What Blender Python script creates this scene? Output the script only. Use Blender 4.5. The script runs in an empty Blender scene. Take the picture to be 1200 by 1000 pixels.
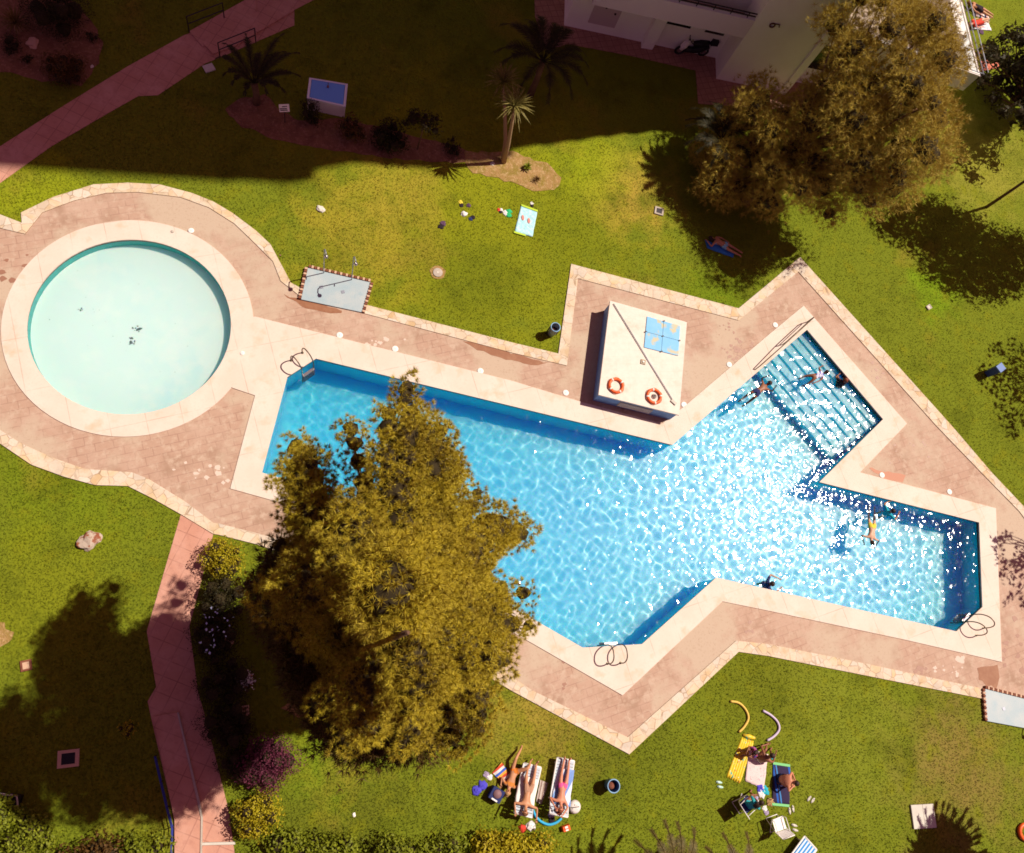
import bpy, bmesh, math, random
import numpy as np
from mathutils import Vector, Matrix, noise
from mathutils.geometry import tessellate_polygon
random.seed(7)
R = math.radians
SC = bpy.context.scene
COL = SC.collection

# ---------------------------------------------------------------- camera
F_PX, CAM_H = 955.0, 30.0                       # focal length in px of a 1200 px wide picture, eye height in metres
_n = Vector((-.2399, .2971, 1.)).normalized()   # straight down, seen in camera space (x right, y down, z forward)
_e1 = Vector((0, 1, 0)).cross(_n).normalized()
_e2 = _n.cross(_e1)
cam = bpy.data.cameras.new('camera')
cam.sensor_width = 36
cam.lens = F_PX / 1200 * 36
cam.clip_start = .5
cam.clip_end = 500
cam_o = bpy.data.objects.new('camera', cam)
COL.objects.link(cam_o)
def _w(c): return Vector((c.dot(_e1), -c.dot(_e2), -c.dot(_n)))
_x, _y, _z = _w(Vector((1, 0, 0))), _w(Vector((0, -1, 0))), _w(Vector((0, 0, -1)))
cam_o.matrix_world = Matrix(((_x.x, _y.x, _z.x, 0), (_x.y, _y.y, _z.y, 0), (_x.z, _y.z, _z.z, CAM_H), (0, 0, 0, 1)))
SC.camera = cam_o
SC.render.resolution_x, SC.render.resolution_y = 1024, 853

def at(x, y, z=0.):
    """surveyed point of the photograph (1200 x 1000) -> place at height z in the garden"""
    r = Vector((x - 600, y - 500, F_PX))
    r *= (CAM_H - z) / r.dot(_n)
    return Vector((r.dot(_e1), -r.dot(_e2), z))

# ---------------------------------------------------------------- light
SUN_AZ, SUN_EL = 17.0, 56.0                     # azimuth from +X towards +Y
sd = Vector((math.cos(R(SUN_EL)) * math.cos(R(SUN_AZ)), math.cos(R(SUN_EL)) * math.sin(R(SUN_AZ)), math.sin(R(SUN_EL))))
sun = bpy.data.lights.new('sun', 'SUN')
sun.energy = 4.6
sun.angle = R(.53)
sun.color = (1., .90, .76)
sun.cycles.is_caustics_light = True
so = bpy.data.objects.new('sun', sun)
COL.objects.link(so)
so.rotation_euler = sd.to_track_quat('Z', 'Y').to_euler()
w = bpy.data.worlds.new('World')
SC.world = w
w.use_nodes = True
nt = w.node_tree
sky = nt.nodes.new('ShaderNodeTexSky')
sky.sky_type = 'NISHITA'
sky.sun_disc = False
sky.sun_elevation = R(SUN_EL)
sky.sun_rotation = R(90 - SUN_AZ)
tint = nt.nodes.new('ShaderNodeMix')
tint.data_type = 'RGBA'; tint.blend_type = 'MULTIPLY'
tint.inputs[0].default_value = 1
tint.inputs[7].default_value = (1.0, .32, .37, 1)   # the photograph's warm development of the skylight
nt.links.new(sky.outputs[0], tint.inputs[6])
bg = nt.nodes['Background']
nt.links.new(tint.outputs[2], bg.inputs[0])
bg.inputs[1].default_value = .082
SC.view_settings.view_transform = 'Standard'
SC.view_settings.look = 'None'
SC.view_settings.gamma = 1
SC.view_settings.exposure = .36
SC.render.engine = 'CYCLES'
SC.cycles.use_denoising = True
SC.cycles.sample_clamp_indirect = 6
SC.cycles.max_bounces = 8
SC.cycles.transparent_max_bounces = 12
SC.cycles.filter_width = 1.7

# ---------------------------------------------------------------- materials
def mat(name, base, rough=.85, var=(), bump=None, metal=0., rot=0., spec=.3, trans=0., extra=None):
    """var: (scale, colour, low, high[, distort]) noise stains laid over the base; bump: (scale, strength, distance)"""
    m = bpy.data.materials.new(name)
    m.use_nodes = True
    t = m.node_tree; N = t.nodes; L = t.links
    b = N['Principled BSDF']
    b.inputs['Roughness'].default_value = rough
    b.inputs['Metallic'].default_value = metal
    b.inputs['Specular IOR Level'].default_value = spec
    tc = N.new('ShaderNodeTexCoord')
    mp = N.new('ShaderNodeMapping')
    mp.inputs['Rotation'].default_value[2] = rot
    L.new(tc.outputs['Object'], mp.inputs[0])
    co = mp.outputs[0]
    rgb = N.new('ShaderNodeRGB'); rgb.outputs[0].default_value = (*base, 1)
    cur = rgb.outputs[0]
    if extra: cur = extra(t, co, cur)
    for i, v in enumerate(var):
        nz = N.new('ShaderNodeTexNoise')
        nz.inputs['Scale'].default_value = v[0]
        nz.inputs['Detail'].default_value = 4
        nz.inputs['Roughness'].default_value = .6
        if len(v) > 4: nz.inputs['Distortion'].default_value = v[4]
        ad = N.new('ShaderNodeVectorMath'); ad.inputs[1].default_value = (7.3 * i, 3.1 * i, 1.7 * i)
        L.new(co, ad.inputs[0]); L.new(ad.outputs[0], nz.inputs['Vector'])
        mr = N.new('ShaderNodeMapRange')
        mr.inputs[1].default_value, mr.inputs[2].default_value = v[2], v[3]
        L.new(nz.outputs[0], mr.inputs[0])
        mx = N.new('ShaderNodeMix'); mx.data_type = 'RGBA'
        L.new(mr.outputs[0], mx.inputs[0]); L.new(cur, mx.inputs[6])
        mx.inputs[7].default_value = (*v[1], 1)
        cur = mx.outputs[2]
    L.new(cur, b.inputs['Base Color'])
    if bump:
        nz = N.new('ShaderNodeTexNoise'); nz.inputs['Scale'].default_value = bump[0]; nz.inputs['Detail'].default_value = 3
        L.new(co, nz.inputs['Vector'])
        bp = N.new('ShaderNodeBump'); bp.inputs['Strength'].default_value = bump[1]; bp.inputs['Distance'].default_value = bump[2]
        L.new(nz.outputs[0], bp.inputs['Height']); L.new(bp.outputs[0], b.inputs['Normal'])
    if trans:
        tr = N.new('ShaderNodeBsdfTranslucent'); L.new(cur, tr.inputs[0])
        ms = N.new('ShaderNodeMixShader'); ms.inputs[0].default_value = trans
        L.new(b.outputs[0], ms.inputs[1]); L.new(tr.outputs[0], ms.inputs[2])
        L.new(ms.outputs[0], N['Material Output'].inputs[0])
    return m

def joints(kind, joint_col, sx, sy, width, amount=1.):
    """tile, slab or crazy-paving joints as a pattern in the surface"""
    def f(t, co, cur):
        N, L = t.nodes, t.links
        mx = N.new('ShaderNodeMix'); mx.data_type = 'RGBA'
        if kind == 'crazy':
            v = N.new('ShaderNodeTexVoronoi'); v.feature = 'DISTANCE_TO_EDGE'; v.inputs['Scale'].default_value = sx
            L.new(co, v.inputs['Vector'])
            mr = N.new('ShaderNodeMapRange'); mr.inputs[1].default_value = width * .4; mr.inputs[2].default_value = width
            mr.inputs[3].default_value = amount; mr.inputs[4].default_value = 0
            L.new(v.outputs[0], mr.inputs[0]); fac = mr.outputs[0]
            v2 = N.new('ShaderNodeTexVoronoi'); v2.inputs['Scale'].default_value = sx
            L.new(co, v2.inputs['Vector'])
            hs = N.new('ShaderNodeHueSaturation'); L.new(cur, hs.inputs['Color'])
            m2 = N.new('ShaderNodeMapRange'); m2.inputs[3].default_value = .84; m2.inputs[4].default_value = 1.1
            sp = N.new('ShaderNodeSeparateColor'); L.new(v2.outputs['Color'], sp.inputs[0])
            L.new(sp.outputs[0], m2.inputs[0]); L.new(m2.outputs[0], hs.inputs['Value'])
            m3 = N.new('ShaderNodeMapRange'); m3.inputs[3].default_value = .6; m3.inputs[4].default_value = 1.5
            L.new(sp.outputs[1], m3.inputs[0]); L.new(m3.outputs[0], hs.inputs['Saturation'])
            cur = hs.outputs[0]
        else:
            b = N.new('ShaderNodeTexBrick')
            b.inputs['Scale'].default_value = 1
            b.inputs['Brick Width'].default_value = sx; b.inputs['Row Height'].default_value = sy
            b.inputs['Mortar Size'].default_value = width; b.inputs['Mortar Smooth'].default_value = .3
            if kind == 'grid': b.offset = 0
            L.new(co, b.inputs['Vector'])
            ml = N.new('ShaderNodeMath'); ml.operation = 'MULTIPLY'; ml.inputs[1].default_value = amount
            L.new(b.outputs['Fac'], ml.inputs[0]); fac = ml.outputs[0]
        L.new(fac, mx.inputs[0]); L.new(cur, mx.inputs[6]); mx.inputs[7].default_value = (*joint_col, 1)
        return mx.outputs[2]
    return f

def patches(t, co, cur):
    """dry, lush and worn areas of the turf where the garden has them: (x, y of the survey, radius in m, colour, strength)"""
    N, L = t.nodes, t.links
    nz = N.new('ShaderNodeTexNoise'); nz.inputs['Scale'].default_value = .9; nz.inputs['Detail'].default_value = 5; L.new(co, nz.inputs['Vector'])
    for x, y, r_, c, s in ((560, 245, 7.5, (.24, .25, .008), .75), (430, 268, 3.0, (.34, .26, .030), .6), (470, 215, 2.2, (.32, .26, .03), .5), (735, 225, 2.2, (.44, .28, .05), .7), (690, 195, 2.2, (.25, .30, .008), .7), (30, 225, 2., (.26, .30, .008), .7),
                           (560, 325, 2.4, (.10, .13, .006), .6), (1095, 345, 1.6, (.16, .27, .006), .8), (1150, 190, 3.5, (.30, .27, .04), .6), (640, 850, 2.2, (.34, .24, .04), .7), (1120, 900, 3.0, (.24, .15, .05), .65), (90, 560, 3., (.14, .20, .006), .6),
                           (60, 700, 2.6, (.20, .21, .008), .5), (720, 870, 2.4, (.085, .10, .008), .6), (400, 955, 2.8, (.08, .085, .008), .6), (390, 880, 1.8, (.16, .26, .008), .6), (900, 800, 2.6, (.12, .13, .008), .6), (980, 850, 3.4, (.19, .22, .02), .6), (660, 280, 2.2, (.12, .15, .006), .5), (850, 350, 2., (.12, .20, .005), .6)):
        p = at(x, y)
        ds = N.new('ShaderNodeVectorMath'); ds.operation = 'DISTANCE'; ds.inputs[1].default_value = (p.x, p.y, 0); L.new(co, ds.inputs[0])
        m1 = N.new('ShaderNodeMath'); m1.operation = 'MULTIPLY_ADD'; m1.inputs[1].default_value = -2.2 * r_; L.new(nz.outputs[0], m1.inputs[0]); L.new(ds.outputs['Value'], m1.inputs[2])
        mr = N.new('ShaderNodeMapRange'); mr.interpolation_type = 'SMOOTHSTEP'; mr.inputs[1].default_value = -.9 * r_; mr.inputs[2].default_value = .25 * r_; mr.inputs[3].default_value = s; mr.inputs[4].default_value = 0
        L.new(m1.outputs[0], mr.inputs[0])
        mx = N.new('ShaderNodeMix'); mx.data_type = 'RGBA'; L.new(mr.outputs[0], mx.inputs[0]); L.new(cur, mx.inputs[6]); mx.inputs[7].default_value = (*c, 1); cur = mx.outputs[2]
    return cur

AX = R(-13.8)        # the direction the pool and its paving are laid in
MT = dict(
    lawn=mat('lawn', (.145, .178, .011), .95, [(.5, (.085, .105, .005), .52, .76), (1.6, (.18, .19, .008), .54, .76), (.22, (.24, .19, .022), .60, .76), (9, (.095, .115, .005), .50, .80), (20, (.21, .21, .012), .56, .82)],
             (12, .8, .05), spec=.1, extra=patches),
    deck=mat('terracotta_paving', (.43, .28, .205), .8, [(.6, (.48, .335, .255), .45, .7), (1.1, (.34, .215, .15), .52, .70), (4, (.50, .37, .28), .5, .7), (.35, (.48, .37, .275), .5, .6), (14, (.36, .24, .17), .55, .8)], (30, .3, .01), rot=AX,
             extra=joints('brick', (.27, .15, .11), .6, .3, .016, .6)),
    deck_dark=mat('damp_paving', (.26, .11, .055), .6, [(3, (.31, .15, .08), .45, .7)]),
    path=mat('red_paving', (.50, .25, .18), .85, [(.8, (.56, .31, .24), .45, .7), (5, (.42, .20, .15), .5, .8)], (30, .3, .01), rot=R(25),
             extra=joints('grid', (.26, .11, .08), .5, .5, .018, .65)),
    stone=mat('crazy_paving_stone', (.60, .48, .35), .8, [(2, (.64, .55, .44), .4, .7), (12, (.54, .40, .27), .5, .85)], (25, .4, .01), extra=joints('crazy', (.30, .20, .12), 3.1, 0, .045, .85)),
    coping=mat('cream_coping', (.64, .54, .455), .7, [(.8, (.68, .59, .51), .4, .65), (1.3, (.60, .44, .31), .56, .74), (14, (.60, .50, .42), .5, .85)], (30, .15, .006), rot=AX,
               extra=joints('grid', (.40, .28, .20), 1.2, 2.0, .013, .8)),
    skirt=mat('paving_edge', (.34, .22, .13), .9, [(4, (.24, .14, .08), .4, .7)]),
    band=mat('waterline_tiles', (.09, .06, .04), .5, [(9, (.16, .11, .07), .4, .7)], extra=joints('grid', (.10, .06, .04), .2, .2, .01, .8)),
    pool=mat('pool_tiles', (.075, .62, .86), .35, [(.35, (.055, .57, .84), .4, .7)]),
    poolstep=mat('pool_step_tiles', (.06, .57, .84), .35),
    kids=mat('wading_pool_paint', (.68, .885, .87), .4, [(.35, (.52, .83, .88), .5, .8), (1.2, (.73, .90, .88), .5, .7), (2.1, (.42, .62, .58), .72, .76)]),
    kidswall=mat('wading_pool_wall', (.03, .42, .42), .4, [(2, (.05, .50, .48), .4, .7)]),
    soil=mat('bed_soil', (.22, .11, .06), .95, [(2, (.15, .07, .04), .45, .7), (9, (.32, .18, .11), .5, .75)], (18, .9, .05), spec=.1),
    dust=mat('bare_earth', (.33, .20, .08), .95, [(2, (.24, .17, .04), .42, .62), (9, (.50, .34, .18), .5, .75)], (18, .8, .04), spec=.1),
    white=mat('white_paint', (.80, .77, .74), .6, [(1.5, (.74, .69, .64), .5, .8)]),
    roofw=mat('roof_render', (.70, .63, .56), .85, [(1.2, (.60, .50, .41), .5, .8), (6, (.77, .69, .61), .4, .8)], (20, .2, .01), extra=joints('grid', (.62, .52, .42), .62, .3, .006, .6)),
    wall=mat('white_wall', (.82, .84, .78), .85, [(.7, (.76, .76, .70), .4, .75)], (14, .2, .01)),
    wallblue=mat('blue_wall', (.17, .32, .62), .7, [(3, (.13, .26, .52), .4, .7)]),
    roofblue=mat('blue_hatch_paint', (.17, .46, .76), .55, [(2.2, (.22, .50, .76), .4, .7), (1.9, (.50, .46, .30), .56, .64)]),
    deepblue=mat('blue_lid_paint', (.10, .24, .70), .5, [(4, (.13, .28, .72), .4, .7)]),
    steel=mat('tarnished_steel', (.13, .10, .07), .4, metal=.5),
    chrome=mat('polished_steel', (.55, .55, .55), .25, metal=.9),
    darkmetal=mat('dark_metal', (.03, .025, .03), .45, metal=.4),
    greymetal=mat('grey_metal', (.28, .30, .36), .45, metal=.4),
    traygrey=mat('tray_enamel', (.34, .43, .47), .4, [(1.2, (.42, .47, .48), .4, .7), (3, (.30, .41, .46), .5, .8)]),
    brick=mat('red_brick', (.16, .05, .03), .9, [(6, (.24, .09, .05), .4, .7)]),
    brickpale=mat('pale_mortar', (.55, .36, .25), .9),
    concrete=mat('concrete', (.46, .40, .34), .9, [(4, (.38, .32, .27), .4, .7)], (30, .4, .01)),
    slabw=mat('white_slab', (.60, .57, .50), .85, [(3, (.52, .48, .42), .4, .7)]),
    black=mat('black_plastic', (.012, .012, .014), .5),
    orange=mat('orange_plastic', (.74, .085, .012), .4, [(6, (.80, .15, .03), .4, .7)]),
    bark=mat('bark', (.16, .09, .05), .95, [(5, (.09, .05, .03), .4, .7)], (20, .8, .03)),
    glassdark=mat('window_glass', (.012, .014, .018), .12, spec=.6),
    plaza=mat('terrace_tiles', (.40, .20, .15), .8, [(3, (.32, .15, .11), .4, .7)], rot=AX, extra=joints('grid', (.16, .07, .05), .32, .32, .018, .8)),
)
def leafm(name, c1, c2, c3, scale=1.3, tr=.3):
    return mat(name, c1, .6, [(scale, c2, .42, .62), (scale * 9, c3, .50, .66)], trans=tr, spec=.25)
MT.update(
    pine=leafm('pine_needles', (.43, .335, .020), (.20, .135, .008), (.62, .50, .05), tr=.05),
    tamarisk=leafm('feathery_foliage', (.44, .33, .050), (.30, .20, .030), (.64, .50, .08), .8, tr=.12), core=mat('inner_shade', (.030, .020, .006), .9),  # core: near-black colour painted as the shade deep inside the foliage
    oldpine=leafm('shade_dark_needles', (.085, .050, .008), (.05, .03, .005), (.13, .08, .012), tr=.05),  # needle colour darkened to paint the shade in the crown's gaps
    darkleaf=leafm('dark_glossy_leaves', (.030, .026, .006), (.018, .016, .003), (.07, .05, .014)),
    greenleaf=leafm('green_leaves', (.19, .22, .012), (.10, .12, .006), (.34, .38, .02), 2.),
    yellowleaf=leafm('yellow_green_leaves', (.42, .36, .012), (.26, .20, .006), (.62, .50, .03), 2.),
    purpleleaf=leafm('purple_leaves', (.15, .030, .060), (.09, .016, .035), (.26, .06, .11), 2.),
    redleaf=leafm('russet_leaves', (.10, .05, .010), (.06, .035, .006), (.20, .09, .02), 2.),
    palmleaf=leafm('palm_leaves', (.14, .09, .018), (.09, .055, .010), (.26, .17, .05), 2.),
    sword=leafm('sword_leaves', (.19, .16, .035), (.11, .09, .012), (.38, .32, .12), 3.),
    grass=mat('grass_blades', (.145, .178, .011), .8, [(.5, (.085, .105, .005), .52, .76), (1.6, (.18, .19, .008), .54, .76)], trans=.3, spec=.2, extra=patches),
)

# ---------------------------------------------------------------- mesh helpers
class MB:
    """collects vertices and faces of ONE mesh"""
    def __init__(s): s.v = []; s.f = []; s.mi = []
    def add(s, v, f, mi=0):
        o = len(s.v); s.v += [tuple(p) for p in v]; s.f += [tuple(i + o for i in q) for q in f]; s.mi += [mi] * len(f)
    def box(s, c, d, rz=0., mi=0, mtx=None, taper=1.):
        x, y, z = d[0] / 2, d[1] / 2, d[2] / 2; t = taper
        v = [Vector(p) for p in [(-x, -y, -z), (x, -y, -z), (x, y, -z), (-x, y, -z), (-x * t, -y * t, z), (x * t, -y * t, z), (x * t, y * t, z), (-x * t, y * t, z)]]
        M = mtx or Matrix.Rotation(rz, 4, 'Z')
        s.add([M @ p + Vector(c) for p in v], [(3, 2, 1, 0), (4, 5, 6, 7), (0, 1, 5, 4), (1, 2, 6, 5), (2, 3, 7, 6), (3, 0, 4, 7)], mi)
    def tube(s, pts, r, n=8, mi=0, closed=False, caps=True):
        pts = [Vector(p) for p in pts]; k = len(pts)
        rr = r if isinstance(r, (list, tuple)) else [r] * k
        o = len(s.v); up = Vector((0, 0, 1)); prev = None
        for i, p in enumerate(pts):
            a = pts[(i - 1) % k] if (closed or i) else p
            b = pts[(i + 1) % k] if (closed or i < k - 1) else p
            d = (b - a).normalized()
            if prev is None:
                u = d.cross(up)
                if u.length < .05: u = d.cross(Vector((1, 0, 0)))
            else: u = prev - d * prev.dot(d)
            u.normalize(); prev = u; q = d.cross(u)
            for j in range(n):
                an = 2 * math.pi * j / n
                s.v.append(tuple(p + (u * math.cos(an) + q * math.sin(an)) * rr[i]))
        m = k if closed else k - 1
        for i in range(m):
            for j in range(n):
                a = o + i * n; b = o + ((i + 1) % k) * n
                s.f.append((a + j, a + (j + 1) % n, b + (j + 1) % n, b + j)); s.mi.append(mi)
        if caps and not closed:
            s.f.append(tuple(o + j for j in range(n))[::-1]); s.f.append(tuple(o + (k - 1) * n + j for j in range(n))); s.mi += [mi, mi]
    def lathe(s, prof, c=(0, 0, 0), n=20, mi=0, sx=1., sy=1.):
        o = len(s.v); k = len(prof)
        for r, z in prof:
            for j in range(n):
                a = 2 * math.pi * j / n
                s.v.append((c[0] + r * math.cos(a) * sx, c[1] + r * math.sin(a) * sy, c[2] + z))
        for i in range(k - 1):
            for j in range(n):
                s.f.append((o + i * n + j, o + i * n + (j + 1) % n, o + (i + 1) * n + (j + 1) % n, o + (i + 1) * n + j)); s.mi.append(mi)
        s.f.append(tuple(o + j for j in range(n))[::-1]); s.f.append(tuple(o + (k - 1) * n + j for j in range(n))); s.mi += [mi, mi]
    def poly(s, outer, holes=(), z=0., mi=0, thick=0., side_mi=None, zf=None):
        """flat polygon with holes; thick > 0 gives it sides below"""
        loops = [[Vector((p[0], p[1], 0)) for p in l] for l in [outer, *holes]]
        tri = tessellate_polygon(loops); flat = [p for l in loops for p in l]
        v = [(p.x, p.y, zf(p) if zf else z) for p in flat]
        f = []
        for t in tri:
            a, b, c = (flat[i] for i in t)
            f.append(t if (b - a).cross(c - a).z > 0 else (t[0], t[2], t[1]))
        s.add(v, f, mi)
        if thick:
            for li, l in enumerate(loops):
                ar = sum(l[i].x * l[(i + 1) % len(l)].y - l[(i + 1) % len(l)].x * l[i].y for i in range(len(l)))
                ccw = (ar > 0) == (li == 0)
                for i in range(len(l)):
                    a, b = l[i], l[(i + 1) % len(l)]
                    if not ccw: a, b = b, a
                    za = zf(a) if zf else z; zb = zf(b) if zf else z
                    s.add([(a.x, a.y, za), (b.x, b.y, zb), (b.x, b.y, zb - thick), (a.x, a.y, za - thick)], [(0, 3, 2, 1)], mi if side_mi is None else side_mi)
    def build(s, name, mats, parent=None, smooth=False, loc=None):
        me = bpy.data.meshes.new(name)
        me.from_pydata(s.v, [], s.f)
        for m in (mats if isinstance(mats, (list, tuple)) else [mats]): me.materials.append(m)
        if any(s.mi): me.polygons.foreach_set('material_index', s.mi)
        if smooth: me.polygons.foreach_set('use_smooth', [True] * len(s.f))
        me.update()
        o = bpy.data.objects.new(name, me)
        COL.objects.link(o)
        if parent: o.parent = parent
        if loc is not None: o.location = loc
        return o

def tag(o, label=None, cat=None, group=None, kind=None):
    if label: o['label'] = label
    if cat: o['category'] = cat
    if group: o['group'] = group
    if kind: o['kind'] = kind
    return o
def thing(name, label, cat, loc=(0, 0, 0), rz=0., group=None):
    o = bpy.data.objects.new(name, None)
    o.empty_display_size = .2
    COL.objects.link(o); o.location = loc; o.rotation_euler = (0, 0, rz)
    return tag(o, label, cat, group)
def dup(root, loc, rz, label, group=None, scale=None):
    r = root.copy(); COL.objects.link(r); r.location = loc; r.rotation_euler = (0, 0, rz); r['label'] = label
    if group: r['group'] = group
    if scale: r.scale = (scale,) * 3
    for ch in [o for o in bpy.data.objects if o.parent == root]:
        c = ch.copy(); COL.objects.link(c); c.parent = r
        for g in [o for o in bpy.data.objects if o.parent == ch]:
            d = g.copy(); COL.objects.link(d); d.parent = c
    return r
def P2(pts, z=0.): return [at(x, y, z) for x, y in pts]
def inside(p, poly):
    x, y = p; c = False; n = len(poly)
    for i in range(n):
        x1, y1 = poly[i][0], poly[i][1]; x2, y2 = poly[(i + 1) % n][0], poly[(i + 1) % n][1]
        if (y1 > y) != (y2 > y) and x < (x2 - x1) * (y - y1) / (y2 - y1) + x1: c = not c
    return c
def offset(poly, d):
    """push a closed polygon outwards by d"""
    n = len(poly); ar = sum(poly[i][0] * poly[(i + 1) % n][1] - poly[(i + 1) % n][0] * poly[i][1] for i in range(n)); s = 1 if ar > 0 else -1
    out = []
    for i in range(n):
        a, b, c = Vector(poly[i - 1][:2]), Vector(poly[i][:2]), Vector(poly[(i + 1) % n][:2])
        u, v = (b - a).normalized(), (c - b).normalized()
        nu, nv = Vector((u.y, -u.x)) * s, Vector((v.y, -v.x)) * s
        m = (nu + nv); m /= max(.3, m.length_squared / 2) if m.length_squared else 1
        out.append(Vector((b.x + m.x * d, b.y + m.y * d, 0)))
    return out
# ================================================================ THE SETTING
STR = dict(kind='structure')
kc = Vector((-6.575, 12.545, 0)); KR_OUT, KR_IN = 4.268, 3.468        # the round wading pool
def circ(r, n=72, c=kc, a0=0., a1=2 * math.pi):
    return [Vector((c.x + r * math.cos(a0 + (a1 - a0) * i / n), c.y + r * math.sin(a0 + (a1 - a0) * i / n), 0)) for i in range(n)]
pool_px = [(370, 420), (787, 521), (945, 386), (1035, 492), (961, 565), (1147, 612), (1151, 712), (1120, 741), (839, 678), (752, 756), (682, 760), (345, 566), (306, 555), (336, 442)]
pool = P2(pool_px)
# outer edge of the stone border, clockwise from the path at the left
outer_px = [(-260, 235), (0, 252), (26, 262), (25, 250), (62, 232), (110, 217), (150, 215), (187, 217), (225, 227), (250, 237), (272, 250), (300, 271), (317, 287), (341, 332),
            (352, 338), (600, 402), (654, 415), (669, 310), (865, 362), (937, 302), (1115, 500), (1162, 555), (1200, 595), (1222, 622), (1260, 860),
            (1151, 819), (1050, 799), (900, 769), (865, 764), (737, 884), (600, 810), (575, 795), (340, 652), (300, 638), (256, 627), (250, 626), (212, 603),
            (180, 585), (150, 570), (112, 569), (75, 559), (37, 545), (0, 520), (-60, 480), (-260, 440)]
inner_px = [(-260, 246), (0, 268), (30, 275), (50, 250), (87, 236), (125, 227), (162, 226), (212, 232), (245, 244), (275, 263), (300, 287), (320, 307), (329, 330),
            (352, 348), (600, 414), (664, 429), (677, 327), (865, 376), (935, 319), (1097, 500), (1150, 555), (1194, 600), (1212, 625), (1240, 835),
            (1150, 807), (1000, 775), (900, 755), (862, 751), (735, 864), (625, 810), (600, 794), (342, 636), (300, 625), (257, 614), (250, 613), (217, 588),
            (175, 562), (155, 554), (100, 550), (62, 537), (25, 520), (0, 504), (-60, 465), (-260, 425)]
cop_px = [(300, 372), (600, 447), (682, 472), (775, 497), (800, 478), (900, 393), (941, 359), (1062, 497), (1007, 554), (1166, 596), (1173, 776), (1060, 750),
          (900, 716), (846, 705), (729, 815), (625, 755), (338, 592), (270, 573), (299, 464), (272, 455), (285, 372)]
outer, inner, cop = P2(outer_px), P2(inner_px), P2(cop_px)
ring_hole = circ(KR_IN)
# lawn, one sheet to beyond every edge of the view
G = MB(); G.poly([(-90, -70), (130, -70), (130, 130), (-90, 130)], [offset(outer, -.03)], z=0.)
tag(G.build('lawn', MT['lawn']), **STR)
D = MB(); D.poly(offset(inner, .02), [offset(pool, .12), circ(KR_IN + .15)], z=.02)
tag(D.build('pool_deck', MT['deck']), **STR)
S = MB()
dens = lambda poly: [a.lerp(b, t / 2) for a, b in zip(poly, poly[1:] + poly[:1]) for t in range(2)]
S.poly(outer, [inner], z=.05, thick=.09, side_mi=1)
tag(S.build('stone_border', [MT['stone'], MT['skirt']]), **STR)
C = MB(); C.poly(cop, [offset(pool, -.03)], z=.055, thick=.06)
tag(C.build('pool_coping', [MT['coping'], MT['skirt']]), **STR)
C = MB(); C.poly(circ(KR_OUT), [circ(KR_IN - .02)], z=.051, thick=.06)
tag(C.build('wading_pool_coping', [MT['coping'], MT['skirt']]), **STR)
# main basin: tiled band, walls, floor and the submerged steps in the north-east bay
DEEP, WZ = -1.70, -.13
B = MB()
def wall_strip(m, loop, z0, z1, mi, flip=False):
    n = len(loop); ar = sum(loop[i].x * loop[(i + 1) % n].y - loop[(i + 1) % n].x * loop[i].y for i in range(n))
    for i in range(n):
        a, b = loop[i], loop[(i + 1) % n]
        if ar < 0: a, b = b, a
        m.add([(a.x, a.y, z1), (b.x, b.y, z1), (b.x, b.y, z0), (a.x, a.y, z0)], [(0, 3, 2, 1)[::-1]], mi)
wall_strip(B, pool, DEEP, -.16, 0); wall_strip(B, pool, -.16, .0, 1)
B.poly(pool, z=DEEP)
basin = tag(B.build('pool_basin', [MT['pool'], MT['band']]), **STR)
A, Bq = at(945, 386), at(1035, 492)
u = (Bq - A).normalized(); nn = Vector((u.y, -u.x, 0))
if (at(900, 470) - A).dot(nn) < 0: nn = -nn
SP = MB(); Ls = (Bq - A).length
for i in range(7):
    d0, d1 = .02 + .40 * i, .40 * (i + 1); zt = -.28 - .135 * i
    a, b = A + u * .02 + nn * d0, A + u * (Ls - .02) + nn * d0
    c, e = A + u * (Ls - .02) + nn * (d1 + .02), A + u * .02 + nn * (d1 + .02)
    SP.add([(a.x, a.y, zt), (b.x, b.y, zt), (c.x, c.y, zt), (e.x, e.y, zt), (c.x, c.y, zt - .135), (e.x, e.y, zt - .135)], [(0, 3, 2, 1) if (b - a).cross(c - a).z < 0 else (0, 1, 2, 3), (3, 2, 4, 5)])
a, b = A + u * .02 + nn * 2.82, A + u * (Ls - .02) + nn * 2.82
SP.add([(a.x, a.y, -1.225), (b.x, b.y, -1.225), (b.x, b.y, DEEP), (a.x, a.y, DEEP)], [(0, 1, 2, 3)])
steps = tag(SP.build('pool_steps', MT['poolstep']), **STR)
# rippled water: a real height field
def ripple(X, Y, waves):
    Z = np.zeros_like(X)
    for lam, th, ph, am in waves: Z += am * np.sin(2 * math.pi / lam * (X * math.cos(th) + Y * math.sin(th)) + ph)
    return Z
rg = np.random.default_rng(4)
W1 = [(l := rg.uniform(.20, .75), rg.uniform(0, 6.283), rg.uniform(0, 6.283), .00150 * l) for _ in range(80)]
px0, px1 = min(p.x for p in pool), max(p.x for p in pool); py0, py1 = min(p.y for p in pool), max(p.y for p in pool)
ST = .028
xs = np.arange(px0 - ST, px1 + 2 * ST, ST); ys = np.arange(py0 - ST, py1 + 2 * ST, ST)
X, Y = np.meshgrid(xs, ys)
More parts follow.
